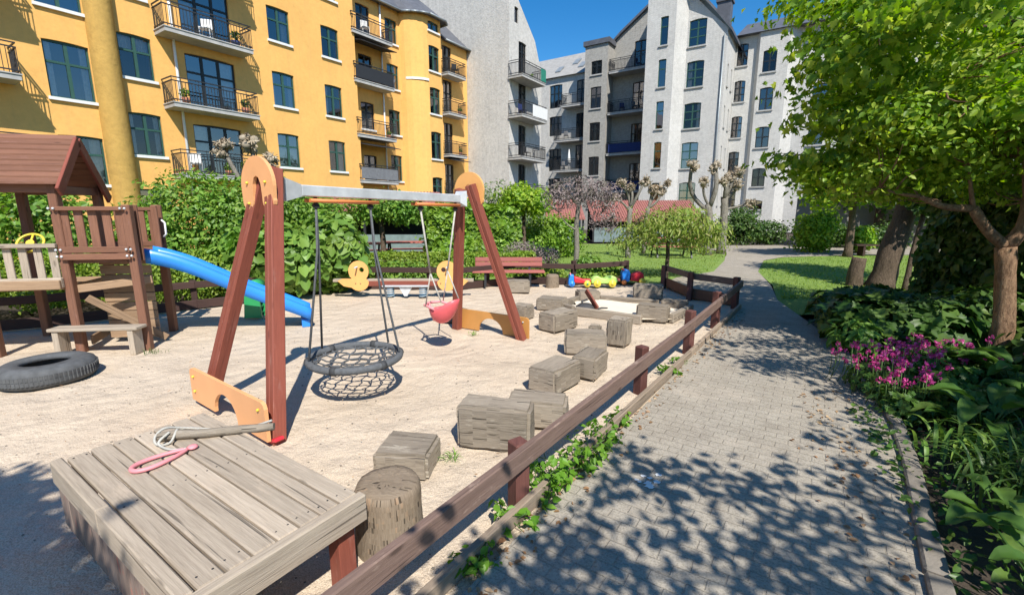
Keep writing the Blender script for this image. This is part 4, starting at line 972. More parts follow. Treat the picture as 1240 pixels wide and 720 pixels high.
# plank wall, brace and boards under the deck
mb = MB(); pa, pb = P1 + V3((.02, .42, 0)), P1 + V3((.62, .52, 0))
for k in range(9): mb.beam(pa + UP * (.1 + .125 * k), pb + UP * (.1 + .125 * k), .025, .115, bev=.004)
mb.build('plank_wall', M['tanwood'], pt)
board('side_board', P1 + V3((.02, .05, .78)), P1 + V3((.75, .35, .86)), .03, .1, 'tanwood'); board('brace', P1 + V3((.08, .1, .66)), P1 + V3((.72, .5, .02)), .035, .09, 'tanwood')
board('side_board', P1 + V3((.05, .1, .1)), P4 + V3((.05, -.1, .1)), .03, .12, 'tanwood')
# bench fixed in front of the tower
bn = empty('play_bench', (-5.2, 5.58, 0), 'small grey plank bench under the front railing of the play tower', 'bench')
a, b2 = V3((-5.66, 5.46, .31)), V3((-4.72, 5.55, .31))
mb = MB(); mb.beam(a - U * .03, b2 + U * .05, .2, .04, bev=.008); mb.build('seat', M['greywood'], bn)
for p in (a + U * .04, b2 - U * .04):
    mb = MB(); mb.box((p.x, p.y, .13), (.07, .17, .31), rz=.1, bev=.006); mb.build('leg', M['greywood'], bn)
# slide
mb = MB(); S = P2.lerp(P3, .5) + U * .0 + UP * 1.14; E = V3((-3.20, 7.08, .10)); dr = E - S; dr.z = 0; SL = dr.length; dr.normalize(); sx = V3((-dr.y, dr.x, 0))
rows = []
for k in range(25):
    u = k / 24; z = 1.14 - 1.0 * (u * .86 + .14 * u * u) + .05 * math.sin(u * math.pi * 2.2) * (1 - u) - (.0)
    z = max(z, .11 + .02 * (1 - u)); z += .05 * math.exp(-((u - 1) / .08) ** 2) * 0
    c = S + dr * SL * u + UP * (z - S.z)
    rows.append([c + sx * a_ + UP * h for a_, h in ((-.26, -.07), (-.265, .11), (-.23, .125), (-.2, .08), (-.18, .0), (-.06, -.014), (.06, -.014), (.18, .0), (.2, .08), (.23, .125), (.265, .11), (.26, -.07), (.0, -.075))])
n0 = len(mb.v); w_ = 13
for r_ in rows: mb.v += [tuple(p) for p in r_]
for k in range(24):
    for j in range(w_): mb.face((k * w_ + j, k * w_ + (j + 1) % w_, (k + 1) * w_ + (j + 1) % w_, (k + 1) * w_ + j), None, 0, True)
mb.face(range(w_)[::-1]); mb.face(range(24 * w_, 25 * w_)); sld = mb.build('slide', M['blue'], pt)
mb = MB(); c = S + dr * SL * .95; mb.box((c.x, c.y, .03), (.12, .4, .12), rz=math.atan2(dr.y, dr.x), bev=.01); mb.build('slide_foot', M['blue'], sld)
# green spring toy behind the slide
gt = empty('spring_toy', (-4.3, 7.45, 0), 'green plastic toy with round head standing behind the blue slide', 'play toy')
mb = MB()
for q in (-.09, .09): mb.prism([(-.14, 0), (.14, 0), (.12, .42), (-.1, .42)], .03, V3((-4.3, 7.45 + q, .0)), (1, .1, 0), (0, 0, 1))
mb.build('side_panel', M['green'], gt)
mb = MB(); mb.lathe((-4.26, 7.34, .52), [(0, 0), (.11, 0), (.11, .22), (0, .22)], 20, (0, 1, 0)); mb.build('head', M['green'], gt)
mb = MB()
for k in range(4): mb.box((-4.3, 7.45, .08 + .1 * k), (.2, .15, .025))
mb.build('step', M['green'], gt)
# tyres
M['tyre'] = plain('worn_grey_tyre_rubber', (.085, .088, .09), .8, .3, 14, bmp=.3)
def tyre(c, r, h, label, tilt=0):
    mb = MB(); q = r - h * .95
    prof = [(q, .04), (q + .02, .0), (r - .07, 0), (r - .015, .03), (r, h * .3), (r, h * .7), (r - .015, h - .03), (r - .07, h), (q + .02, h), (q, h - .04), (q + .03, h - .05), (r - .05, h * .75), (r - .05, h * .25), (q + .03, .05)]
    mb.lathe(c, prof, 56, (tilt, 0, 1), closed=True)
    for k in range(70):
        a = 2 * math.pi * k / 70
        for z in (.3, .52): mb.box((c[0] + r * math.cos(a), c[1] + r * math.sin(a), c[2] + h * z + .02), (.012, .026, h * .2), rz=a + .3)
    return tag(mb.build('tyre', M['tyre']), label, 'tyre')
tyre((-4.96, 4.62, -.03), .40, .22, 'big worn black tyre lying on the sand in front of the play tower')
tyre((-.95, 7.35, -.03), .3, .16, 'black tyre lying half hidden behind the orange board of the far swing legs')

M['skirtwood'] = wood('worn_red_grey_wood', (.30, .235, .19), (.16, .11, .09), .9, .8, wear=(.36, .085, .06), bs=.7)
# ---- wooden deck in the foreground
C0 = V3((-2.45, 2.2, 0)); ex = V3((.832, -.555, 0)); ey = V3((.512, .859, 0)); ey = V3((.555, .832, 0)); LN = 1.62; WD = .74
dk = empty('wooden_deck', C0 + ex * .8 + ey * .37, 'low weathered plank deck on red posts in the left foreground', 'deck')
zt = .44; n = 7; w_ = (WD - .06) / n
for k in range(n):
    y0 = .062 + k * w_; mb = MB(); dz = random.uniform(-.003, .003)
    mb.beam(C0 + ex * .0 + ey * (y0 + w_ / 2) + UP * (zt - .016 + dz), C0 + ex * (LN - .05) + ey * (y0 + w_ / 2) + UP * (zt - .016 + random.uniform(-.003, .003)), w_ - random.uniform(.007, .011), .032, bev=.007)
    pk = mb.build('plank', M['greywood'], dk); nm = MB()
    for xx in (.05, .78, LN - .11):
        for yy in (-.026, .026): nm.lathe(C0 + ex * (xx + random.uniform(-.008, .008)) + ey * (y0 + w_ / 2 + yy) + UP * (zt - .001), [(.0045, 0), (.0045, .002), (0, .0025)], 8)
    nm.build('nail_head', M['iron'], pk)
for x0, x1 in ((-.01, .72), (.725, LN - .05)):
    mb = MB(); mb.beam(C0 + ex * x0 + ey * .026 + UP * (zt - .06), C0 + ex * x1 + ey * .026 + UP * (zt - .06), .052, .13, bev=.006); mb.build('side_board', M['greywood'], dk)
for k in range(9):
    mb = MB(); q = C0 + ex * (.03 + .17 * k) + ey * .03 + UP * .21; mb.beam(q - UP * .17, q + UP * .1, .018, .155, up=ex, bev=.004); mb.build('skirt_board', M['skirtwood'], dk)
mb = MB(); mb.beam(C0 + ex * (LN - .022) + ey * -.01 + UP * (zt - .062), C0 + ex * (LN - .022) + ey * (WD + .01) + UP * (zt - .062), .05, .135, bev=.007); mb.build('end_beam', M['greywood'], dk)
mb = MB(); mb.beam(C0 + ex * -.0 + ey * (WD - .03) + UP * (zt - .1), C0 + ex * (LN - .06) + ey * (WD - .03) + UP * (zt - .1), .04, .12); mb.beam(C0 + ex * .0 + ey * .08 + UP * (zt - .1), C0 + ex * .0 + ey * (WD - .06) + UP * (zt - .1), .04, .12); mb.build('joist', M['redwood'], dk)
for u, v in ((.1, .09), (LN - .1, .09), (.1, WD - .1), (LN - .1, WD - .07)):
    p = C0 + ex * u + ey * v; mb = MB(); mb.box((p.x, p.y, .14), (.09, .09, .36), rz=-.588, bev=.006); mb.build('leg', M['redwood'], dk)
def smooth_path(pts, k=6):
    pts = [V3(q) for q in pts]; out = []; P_ = [pts[0]] + pts + [pts[-1]]
    for a, b2, c, d in zip(P_, P_[1:], P_[2:], P_[3:]):
        for q in range(k):
            t_ = q / k; out.append(.5 * ((2 * b2) + (c - a) * t_ + (2 * a - 5 * b2 + 4 * c - d) * t_ ** 2 + (3 * b2 - a - 3 * c + d) * t_ ** 3))
    return out + [pts[-1]]
# things on the deck
st = empty('rope_stick', (-1.74, 2.49, .45), 'weathered wooden stick with a loop of white rope lying on the deck', 'stick')
mb = MB(); pts = [V3((-2.04, 2.42, .468)).lerp(V3((-1.44, 2.56, .468)), k / 7) + V3((0, .008 * math.sin(k * 1.7), .003 * math.sin(k))) for k in range(8)]; mb.tube(pts, [.025, .027, .024, .026, .025, .024, .026, .022], 10, wob=.3); mb.build('stick', M['blockwood'], st)
mb = MB(); mb.tube(smooth_path([(-1.46, 2.57, .50), (-1.6, 2.575, .455), (-1.75, 2.545, .452), (-1.88, 2.56, .452), (-1.97, 2.55, .46), (-2.03, 2.47, .5), (-2.04, 2.40, .48), (-2.0, 2.36, .455), (-1.95, 2.39, .452), (-1.95, 2.45, .497), (-1.99, 2.52, .46), (-1.95, 2.57, .452), (-1.86, 2.53, .452)]), .0072, 6)
mb.tube(smooth_path([(-1.97, 2.42, .50), (-1.99, 2.36, .47), (-1.94, 2.33, .453), (-1.87, 2.31, .453), (-1.80, 2.31, .46)]), .0072, 6); mb.build('rope', M['whiterope'], st)
mb = MB(); a, b2 = V3((-1.80, 2.31, .456)), V3((-1.93, 2.10, .456)); x = (b2 - a).normalized(); y = V3((-x.y, x.x, 0)); L = (b2 - a).length
pts = [a + x * (L * (.5 - .5 * math.cos(k * 2 * math.pi / 40))) + y * (.072 * math.sin(k * 2 * math.pi / 40) * (.35 + .65 * (.5 - .5 * math.cos(k * 2 * math.pi / 40)))) for k in range(41)]
mb.tube(pts, [.009 + .003 * abs(math.sin(k * math.pi / 40)) for k in range(41)], 8); mb.ball(a - x * .03, (.028, .028, .012), 10)
tag(mb.build('trapeze_ring', M['palepink']), 'faded pink teardrop gym ring lying on the deck planks', 'ring')

# ---- fences
M['kerbwood'] = wood('pale_grey_brown_board', (.38, .30, .22), (.20, .15, .11), .9, .7, wear=(.30, .20, .14), bs=.7)
def fence(name, label, pts, zs, posts, mat='fencewood', pw=.1, rh=.125, rt=.045, side=1, low=None, lowmat='fencewood', top=.05, extra=None):
    """pts: rail polyline; zs: rail centre heights"""
    f = empty(name, (*[(sum(p[i] for p in pts) / len(pts)) for i in (0, 1)], 0), label, 'fence')
    for k in range(len(pts) - 1):
        a, b2 = V3((*pts[k], zs[k])), V3((*pts[k + 1], zs[k + 1])); x = (b2 - a).normalized(); nrm = V3((x.y, -x.x, 0)) * side
        mb = MB(); mb.beam(a + nrm * (pw / 2 + rt / 2), b2 + nrm * (pw / 2 + rt / 2), rt, rh, bev=.007); mb.build('rail', M[mat], f)
        if low:
            z0, h = low; mb = MB(); mb.beam(V3((*pts[k], z0)) + nrm * (pw / 2 + rt / 2), V3((*pts[k + 1], z0)) + nrm * (pw / 2 + rt / 2), rt, h, bev=.006); mb.build('kerb_board', M[lowmat], f)
    for (x_, y_, z_) in posts:
        mb = MB(); mb.box((x_, y_, z_ / 2 - .04), (pw, pw, z_ + .08), rz=.62 * side, bev=.008); mb.build('post', M['postwood'] if mat == 'fencewood' else M[mat], f)
    return f
fence('path_fence', 'low brown single-rail timber fence running between the sand and the path', [(-1.15, .83), (2.12, 5.37), (4.11, 8.17)], [.345, .395, .455], [(-.86, 1.25, .4), (.04, 2.49, .41), (1.27, 4.26, .455), (2.23, 5.53, .53), (3.13, 6.81, .54), (4.11, 8.21, .56)], low=(.03, .10), lowmat='kerbwood')
fence('corner_fence', 'short brown timber fence with wide lower boards closing the far corner of the sand', [(3.54, 10.51), (3.58, 9.0), (4.08, 8.28)], [.43, .455, .455], [(3.54, 10.51, .5), (3.57, 8.99, .55)], low=(.11, .2), lowmat='brownred', side=-1)
fence('rear_fence', 'dark low timber fence behind the duck seesaw and the red bench', [(-4.6, 10.5), (-1.2, 10.3), (.2, 11.3), (1.5, 11.0), (2.9, 11.45)], [.42, .42, .42, .42, .45], [(-4.2, 10.48, .46), (-3.1, 10.42, .5), (-1.9, 10.35, .5), (-.6, 10.75, .46), (1.5, 11.02, .56), (2.9, 11.45, .52)], mat='darkfence', low=(.06, .16), lowmat='darkfence')
fence('side_fence', 'dark low timber fence between the slide and the leafy shrubs', [(-9.5, 5.6), (-7.3, 6.9), (-5.85, 8.25), (-4.9, 9.1)], [.42, .42, .42, .4], [(-8.4, 6.25, .46), (-7.3, 6.92, .46), (-5.87, 8.25, .5), (-5.3, 8.75, .46)], mat='darkfence', low=(.06, .16), lowmat='darkfence')

# ---- duck seesaw
ss = empty('duck_seesaw', (-2.25, 9.35, 0), 'wooden seesaw on springs with two yellow-orange duck boards', 'seesaw')
mb = MB(); mb.beam((-3.7, 9.33, .33), (-.8, 9.37, .33), .13, .06, bev=.008); mb.build('beam', M['greywood'], ss)
mb = MB(); mb.beam((-3.2, 9.28, .27), (-1.3, 9.32, .27), .05, .11, bev=.008); mb.build('side_beam', M['redwood'], ss)
def duck(xc, s):
    def circ(cx, cz, rx, rz, a0, a1, n): return [(cx + rx * math.cos(R(a0 + (a1 - a0) * k / n)), cz + rz * math.sin(R(a0 + (a1 - a0) * k / n))) for k in range(n + 1)]
    # round head over a boat-shaped body, one outline
    out = [(-.42, .20), (-.33, .245), (-.15, .245)]
    out += [(x_, z_) for x_, z_ in circ(.02, .40, .205, .215, 225, -45, 22)]
    out += [(.2, .20)] + circ(.02, .18, .2, .19, 0, -140, 10) + [(-.3, .09)]
    hole = circ(.085, .43, .05, .05, 0, -342, 18)
    mb = MB(); mb.prism([(u * s, v) for u, v in out], .03, V3((xc, 9.26, .13)), (1, .01, 0), (0, 0, 1), hole=[(u * s, v) for u, v in hole]); d = mb.build('duck_board', M['duck'], ss)
    mb = MB()
    for k in range(-1, 1): mb.ball((xc + .05 * s + .1 * k, 9.242, .28), .014, 6)
    mb.build('bolt', M['tanwood'], d)
    mb = MB(); mb.tube([(xc, 9.1, .62), (xc, 9.5, .62)], .016, 8); mb.build('handle', M['steel'], d)
duck(-3.17, 1); duck(-1.32, -1)
mb = MB(); mb.box((-2.2, 9.3, .225), (.95, .2, .03), bev=.006); mb.build('plate', M['steel'], ss)
mb = MB(); mb.prism([(-.14, .2), (.14, .2), (.03, 0), (-.03, 0)], .05, V3((-2.2, 9.27, .01)), (1, 0, 0), (0, 0, 1)); mb.build('support', M['steel'], ss)
M['spring'] = plain('pale_blue_spring_steel', (.22, .32, .40), .4, .1)
for x in (-2.53, -1.85):
    mb = MB(); mb.tube([(x + .075 * math.cos(k * .52), 9.3 + .075 * math.sin(k * .52), -.02 + .23 * k / 60) for k in range(61)], .013, 6); mb.build('spring', M['spring'], ss)
# ---- red bench
rbn = empty('park_bench', (-.1, 10.6, 0), 'red slatted park bench at the back of the playground', 'bench')
for z, y in ((.605, 10.86), (.495, 10.83)):
    mb = MB(); mb.beam((-.88, y, z), (.72, y, z), .035, .102, up=(0, .2, 1), bev=.006); mb.build('back_slat', M['redbench'], rbn)
for y in (10.45, 10.57, 10.69):
    mb = MB(); mb.beam((-.92, y, .355), (.76, y, .355), .112, .04, bev=.006); mb.build('seat_slat', M['redbench'], rbn)
for x in (-.62, .42):
    mb = MB(); mb.beam((x, 10.45, .0), (x, 10.47, .34), .05, .05); mb.beam((x, 10.78, .0), (x, 10.9, .64), .05, .04, up=(0, 1, 0)); mb.beam((x, 10.43, .325), (x, 10.82, .325), .05, .03); mb.build('leg', M['iron'], rbn)
# ---- ride-on toys
def wheel(parent, c, r, w_, mat, tmat=None):
    mb = MB(); mb.lathe((c[0], c[1] - w_ / 2, c[2]), [(0, 0), (r * .5, 0), (r * .55, .008), (r * .9, .0), (r, .012), (r, w_ - .012), (r * .9, w_), (0, w_)], 18, (0, 1, 0)); o = mb.build('wheel', M[mat], parent)
    mb = MB(); mb.lathe((c[0], c[1] - w_ / 2 - .012, c[2]), [(0, 0), (r * .3, 0), (r * .35, .02), (0, .02)], 10, (0, 1, 0)); mb.build('hub', M[tmat or mat], o)
def toybody(parent, x0, y, outline, th, mat, name='body'):
    mb = MB(); mb.prism(outline, th, V3((x0, y, 0)), (1, 0, 0), (0, 0, 1)); o = mb.build(name, M[mat], parent)
    bv = o.modifiers.new('bevel', 'BEVEL'); bv.width = .022; bv.segments = 2; return o
GT = 'plastic ride-on toys beside the rear fence'
t1 = empty('ride_on_toy', (1.65, 10.6, 0), 'red ride-on toy with a blue front and yellow wheels, left end of the toy row', 'ride-on toy', GT)
toybody(t1, 1.62, 10.6, [(-.16, .09), (.2, .07), (.28, .12), (.22, .17), (.06, .17), (-.08, .22), (-.17, .24)], .18, 'red'); toybody(t1, 1.4, 10.6, [(-.08, .03), (.06, .03), (.05, .28), (-.06, .28)], .16, 'blue', 'front')
mb = MB(); mb.tube([(1.36, 10.45, .3), (1.38, 10.75, .3)], .015, 8); mb.build('handlebar', M['palepink'], t1)
wheel(t1, (1.4, 10.49, .07), .07, .05, 'blue'); wheel(t1, (1.4, 10.71, .07), .07, .05, 'blue'); wheel(t1, (1.76, 10.47, .075), .08, .06, 'yellowp', 'green'); wheel(t1, (1.76, 10.73, .075), .08, .06, 'yellowp', 'green')
t2 = empty('toy_car', (2.15, 10.55, 0), 'lime green toy car with yellow wheels in the middle of the toy row', 'toy car', GT)
toybody(t2, 2.15, 10.55, [(-.29, .08), (.29, .08), (.31, .16), (.27, .23), (.18, .26), (.09, .24), (.0, .19), (-.08, .22), (-.16, .26), (-.25, .23), (-.31, .16)], .22, 'lime')
for x in (-.17, .18):
    for y in (-.13, .13): wheel(t2, (2.15 + x, 10.55 + y, .085), .085, .06, 'yellowp')
t3 = empty('toy_tractor', (2.9, 10.95, 0), 'blue and red toy tractor with yellow wheels, right end of the toy row', 'ride-on toy', GT)
toybody(t3, 2.98, 10.95, [(-.12, .08), (.18, .07), (.22, .15), (.18, .28), (.08, .31), (-.02, .27), (-.1, .22)], .2, 'red'); toybody(t3, 2.76, 10.95, [(-.08, .06), (.08, .06), (.1, .25), (.06, .35), (-.06, .36), (-.11, .27)], .2, 'blue', 'front')
mb = MB(); mb.tube([(2.68, 10.8, .36), (2.68, 11.1, .36)], .015, 8); mb.build('handlebar', M['red'], t3)
for y in (-.13, .13): wheel(t3, (2.7, 10.95 + y, .06), .06, .05, 'orangebar'); wheel(t3, (3.14, 10.95 + y, .08), .08, .06, 'yellowp')
t4 = empty('toy_cart', (2.52, 10.98, 0), 'small brown-red toy cart handle wedged between the lime car and the tractor', 'toy', GT)
mb = MB(); mb.beam((2.4, 10.98, .2), (2.62, 10.98, .1), .05, .04, bev=.008); mb.box((2.55, 10.98, .09), (.16, .14, .06), bev=.01); mb.build('frame', M['redbench'], t4); wheel(t4, (2.42, 10.98, .07), .07, .05, 'orangebar')
# ---- picnic tables
def picnic(x, y, rz, label, s=1.0):
    r_ = empty('picnic_table', (x, y, 0), label, 'picnic table', 'red picnic tables', rz)
    mb = MB()
    for k in range(5): mb.box((0, -.3 + .15 * k, .72), (1.7, .135, .04), bev=.005)
    mb.build('tabletop', M['redbench'], r_, local=True)
    for q in (-1, 1):
        mb = MB()
        for k in range(2): mb.box((0, q * (.62 + .15 * k), .44), (1.7, .135, .04), bev=.005)
        mb.build('seat', M['redbench'], r_, local=True)
        mb = MB(); xx = q * .62; mb.beam((xx, -.62, 0), (xx, -.2, .7), .05, .07, up=(0, 1, 0)); mb.beam((xx, .62, 0), (xx, .2, .7), .05, .07, up=(0, 1, 0)); mb.beam((xx, -.78, .4), (xx, .78, .4), .05, .07); mb.build('leg_frame', M['iron'], r_, local=True)
    return r_
picnic(6.15, 17.6, -.1, 'red picnic table on the lawn behind the weeping tree'); picnic(-4.85, 14.6, .1, 'red picnic table nearest the leafy shrubs, left of the two behind the clipped hedge'); picnic(-3.45, 15.2, .15, 'red picnic table between the small dark trunk and the ivy hedge')
# ================================================================ PLANTS
L_ = {}
L_['lime'] = leafmat('lime_leaf', (.12, .23, .018), (.25, .39, .035), (.42, .52, .065), .47)
L_['maple'] = leafmat('maple_leaf', (.09, .19, .018), (.225, .365, .032), (.44, .52, .07), .48)
L_['mid'] = leafmat('shrub_leaf', (.09, .185, .025), (.165, .30, .04), (.26, .38, .06), .36)
L_['hydr'] = leafmat('broad_leaf', (0.105, 0.203, 0.03), (0.165, 0.284, 0.048), (0.225, 0.338, 0.06), 0.3)
L_['hedge'] = leafmat('hedge_leaf', (0.135, 0.221, 0.024), (0.216, 0.312, 0.036), (0.284, 0.364, 0.048), 0.33)
L_['ivy'] = leafmat('ivy_leaf', (0.09, 0.189, 0.014), (0.165, 0.297, 0.026), (0.255, 0.392, 0.042), 0.3)
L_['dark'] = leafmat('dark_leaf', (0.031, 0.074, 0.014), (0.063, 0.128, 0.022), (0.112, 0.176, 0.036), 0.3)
L_['weep'] = leafmat('weeping_leaf', (0.176, 0.26, 0.036), (0.27, 0.351, 0.06), (0.365, 0.351, 0.12), 0.4)
L_['twig'] = leafmat('dry_twig', (.15, .11, .10), (.25, .20, .19), (.34, .28, .26), .05, .8)
L_['knob'] = leafmat('dry_shoot', (.20, .155, .10), (.38, .30, .20), (.50, .42, .30), .1, .8)
L_['hosta'] = leafmat('hosta_leaf', (.05, .12, .02), (.08, .16, .028), (.12, .2, .04), .3, .4)
L_['blade'] = leafmat('blade_leaf', (.045, .105, .022), (.075, .145, .03), (.12, .18, .05), .35, .4)
L_['weed'] = leafmat('weed_leaf', (.10, .23, .02), (.15, .31, .03), (.21, .36, .05), .4)
L_['petal'] = leafmat('pink_petal', (.46, .04, .20), (.62, .08, .32), (.74, .2, .46), .35)
L_['grey'] = leafmat('grey_green_leaf', (.12, .17, .07), (.18, .24, .10), (.22, .27, .13), .3)
L_['dry'] = leafmat('dead_leaf', (.18, .09, .04), (.34, .2, .1), (.5, .36, .22), .2, .8)
L_['grass'] = leafmat('grass_blade', (.14, .235, .03), (.23, .335, .045), (.36, .42, .09), .4)

def inframe(P, m=40):
    P = np.asarray(P); c, s = math.cos(R(10.81)), math.sin(R(10.81)); z = P[:, 2] - 1.75
    f = P[:, 1] * c - z * s; u = P[:, 1] * s + z * c; ok = f > .05
    f2 = np.where(ok, f, 1); px = 620 + 550 * P[:, 0] / f2; py = 360 - 550 * u / f2
    return ok & (px > -m) & (px < 1240 + m) & (py > -m) & (py < 720 + m)
def shrub(name, label, cat, ells, n, size, shape, mat, group=None, clump=0, csize=.18, shell=.3, stems=6, jit=.6, droop=.3, stemmat='bark', flat=0):
    x, y = np.mean([e[0][0] for e in ells]), np.mean([e[0][1] for e in ells]); r_ = empty(name, (x, y, 0), label, cat, group)
    P, d = blob(ells, n, shell, clump, csize, zmin=.02); d = d + np.array((0, -.15, .45 + flat))
    leaves('foliage', P, d, size, shape, mat, r_, jit, droop)
    mb = MB()
    for k in range(stems):
        e = ells[k % len(ells)]; a = V3((e[0][0] + random.uniform(-.3, .3) * e[1][0], e[0][1] + random.uniform(-.3, .3) * e[1][1], -.08))
        b2 = V3((e[0][0] + random.uniform(-.7, .7) * e[1][0], e[0][1] + random.uniform(-.7, .7) * e[1][1], e[0][2] + e[1][2] * random.uniform(.1, .6)))
        limb(mb, a, b2, .022, .008, 5, .1, 6)
    mb.build('stem', M[stemmat], r_); return r_

# ---- shrubs on the left and behind
shrub('leafy_shrub', 'big light green leafy shrub rising behind the blue slide, against the yellow house', 'shrub',
      [((-7.0, 10.2, 1.45), (1.15, 1.0, 1.15)), ((-5.6, 10.3, 1.35), (1.2, 1.0, 1.2)), ((-6.3, 10.1, 1.0), (1.6, 1.1, 1.1)), ((-4.7, 10.6, 1.15), (.8, .8, 1.05)), ((-8.0, 10.0, 1.0), (.8, .8, .9))], 17000, .095, 'oval', L_['mid'], clump=1500, csize=.13, shell=.2)
shrub('hydrangea_bush', 'bush with large pale heart-shaped leaves directly behind the swing frame', 'shrub',
      [((-4.9, 9.35, .75), (1.1, .6, .75)), ((-3.95, 9.9, .85), (.75, .6, .85)), ((-5.7, 9.3, .55), (.7, .5, .6))], 2600, .19, 'heart', L_['hydr'], shell=.18, jit=.45)
shrub('leafy_shrub', 'mid green shrub between the swing beam and the picnic tables, right of the heart-leaved bush', 'shrub',
      [((-4.75, 11.5, 1.1), (.75, .7, 1.1)), ((-5.6, 12.2, 1.2), (.9, .8, 1.15))], 7000, .1, 'oval', L_['mid'], clump=700, csize=.13, shell=.2)
shrub('leafy_shrub', 'leafy shrub at the left edge, seen under the play tower roof', 'shrub',
      [((-10.4, 9.3, 1.3), (1.3, 1.0, 1.25)), ((-8.9, 8.9, 1.2), (.9, .8, 1.15)), ((-12, 9, 1.2), (1.2, 1, 1.2))], 9000, .115, 'oval', L_['mid'], clump=900, csize=.14, shell=.2)
shrub('low_hedge', 'low yellow-green clipped bush behind the legs of the play tower', 'hedge',
      [((-7.2, 8.5, .5), (.9, .55, .55)), ((-6.2, 8.95, .5), (.7, .5, .52)), ((-8.3, 7.9, .5), (.8, .5, .5)), ((-9.3, 7.3, .45), (.8, .5, .5))], 11000, .06, 'oval', L_['hedge'], shell=.12)
def box_pts(a, b2, w_, h, n, wob=.08):
    a, b2 = V3(a), V3(b2); x = (b2 - a); L = x.length; x.normalize(); y = V3((-x.y, x.x, 0)); P = []; N = []
    for _ in range(n):
        t_ = random.random() * L; f = random.random()
        if f < .38: v, z, nr = random.uniform(-w_ / 2, w_ / 2), h, UP
        elif f < .8: v, z, nr = -w_ / 2, random.random() * h, -y
        elif f < .95: v, z, nr = w_ / 2, random.random() * h, y
        else: t_ = random.choice((0, L)); v, z, nr = random.uniform(-w_ / 2, w_ / 2), random.random() * h, x
        p = a + x * t_ + y * v; k = wob * noise.noise(V3((p.x * 2.2, p.y * 2.2, z * 2.2))) - abs(random.gauss(0, .05))
        p = p + nr * k; p.z += z; P.append(tuple(p)); N.append(tuple(nr))
    return np.array(P), np.array(N)
def hedge(name, label, a, b2, w_, h, n, size, shape, mat, wob=.08, jit=.55, core=True):
    r_ = empty(name, ((a[0] + b2[0]) / 2, (a[1] + b2[1]) / 2, 0), label, 'hedge')
    P, N = box_pts(a, b2, w_, h, n, wob); leaves('foliage', P, N + np.array((0, 0, .35)), size, shape, mat, r_, jit, .4)
    mb = MB(); L = (V3(b2) - V3(a)).length
    for k in range(int(L * 5)):
        p = V3(a).lerp(V3(b2), (k + .5) / (L * 5)); limb(mb, p + UP * -.1, p + V3((random.uniform(-.2, .2), random.uniform(-.15, .15) * w_, h * .85)), .02, .008, 4, .1, 5)
    mb.build('stem', M['bark'], r_); return r_
hedge('clipped_hedge', 'long low clipped hedge running behind the rear fence and the ducks', (-5.2, 12.2, .0), (.6, 12.6, .0), .8, .62, 12000, .065, 'oval', L_['hedge'])
hedge('ivy_hedge', 'tall bright green ivy-covered hedge with a rounded top behind the far swing legs', (-2.6, 14.6, 0), (.15, 14.9, 0), 1.2, 1.85, 9000, .14, 'heart', L_['ivy'], wob=.22, jit=.4)
shrub('low_plant', 'small leafy plants at the foot of the rear fence between ducks and hedge', 'plant', [((-2.6, 10.85, .25), (.8, .25, .35)), ((-1.4, 10.8, .22), (.6, .25, .3)), ((-3.6, 10.9, .25), (.5, .2, .3))], 2200, .08, 'oval', L_['mid'])
shrub('low_plant', 'round dark green bush behind the ride-on toys at the rear fence', 'plant', [((1.95, 11.5, .32), (.36, .3, .36)), ((2.45, 11.7, .2), (.4, .3, .25))], 2000, .09, 'oval', L_['mid'])
shrub('low_plant', 'yellow-green low plants between the red bench and the toys', 'plant', [((.9, 11.35, .2), (.45, .25, .25)), ((.4, 11.5, .18), (.4, .25, .22)), ((2.0, 11.05, .12), (.8, .12, .16))], 2200, .07, 'oval', L_['hedge'])
shrub('round_shrub', 'brownish twiggy round shrub between clipped hedge and lawn', 'shrub', [((.35, 13.9, .45), (.7, .5, .42)), ((1.1, 14.2, .35), (.45, .4, .34))], 3500, .07, 'narrow', L_['twig'])
shrub('leafy_shrub', 'bright green bush in front of the smaller red roofed shed', 'shrub', [((1.3, 17.2, .8), (.9, .7, .85)), ((2.1, 17.8, .7), (.7, .6, .8)), ((.7, 16.6, .55), (.7, .6, .6))], 6500, .11, 'oval', L_['ivy'], clump=500, csize=.13)
shrub('leafy_shrub', 'pale grey-green shrub below the grey gable wall', 'shrub', [((-.8, 21, 1.6), (1.4, 1, 1.4)), ((.6, 21.5, 1.3), (1.1, .9, 1.2))], 5500, .12, 'oval', L_['grey'], clump=500, csize=.18)
shrub('leafy_shrub', 'tall green shrubbery at the back, rising behind the ivy hedge and the picnic tables', 'shrub', [((-1.9, 16.8, 1.1), (1.2, .8, 1.2)), ((-8.6, 16, 1.2), (1.8, 1, 1.3))], 9000, .12, 'oval', L_['mid'], clump=700, csize=.17)

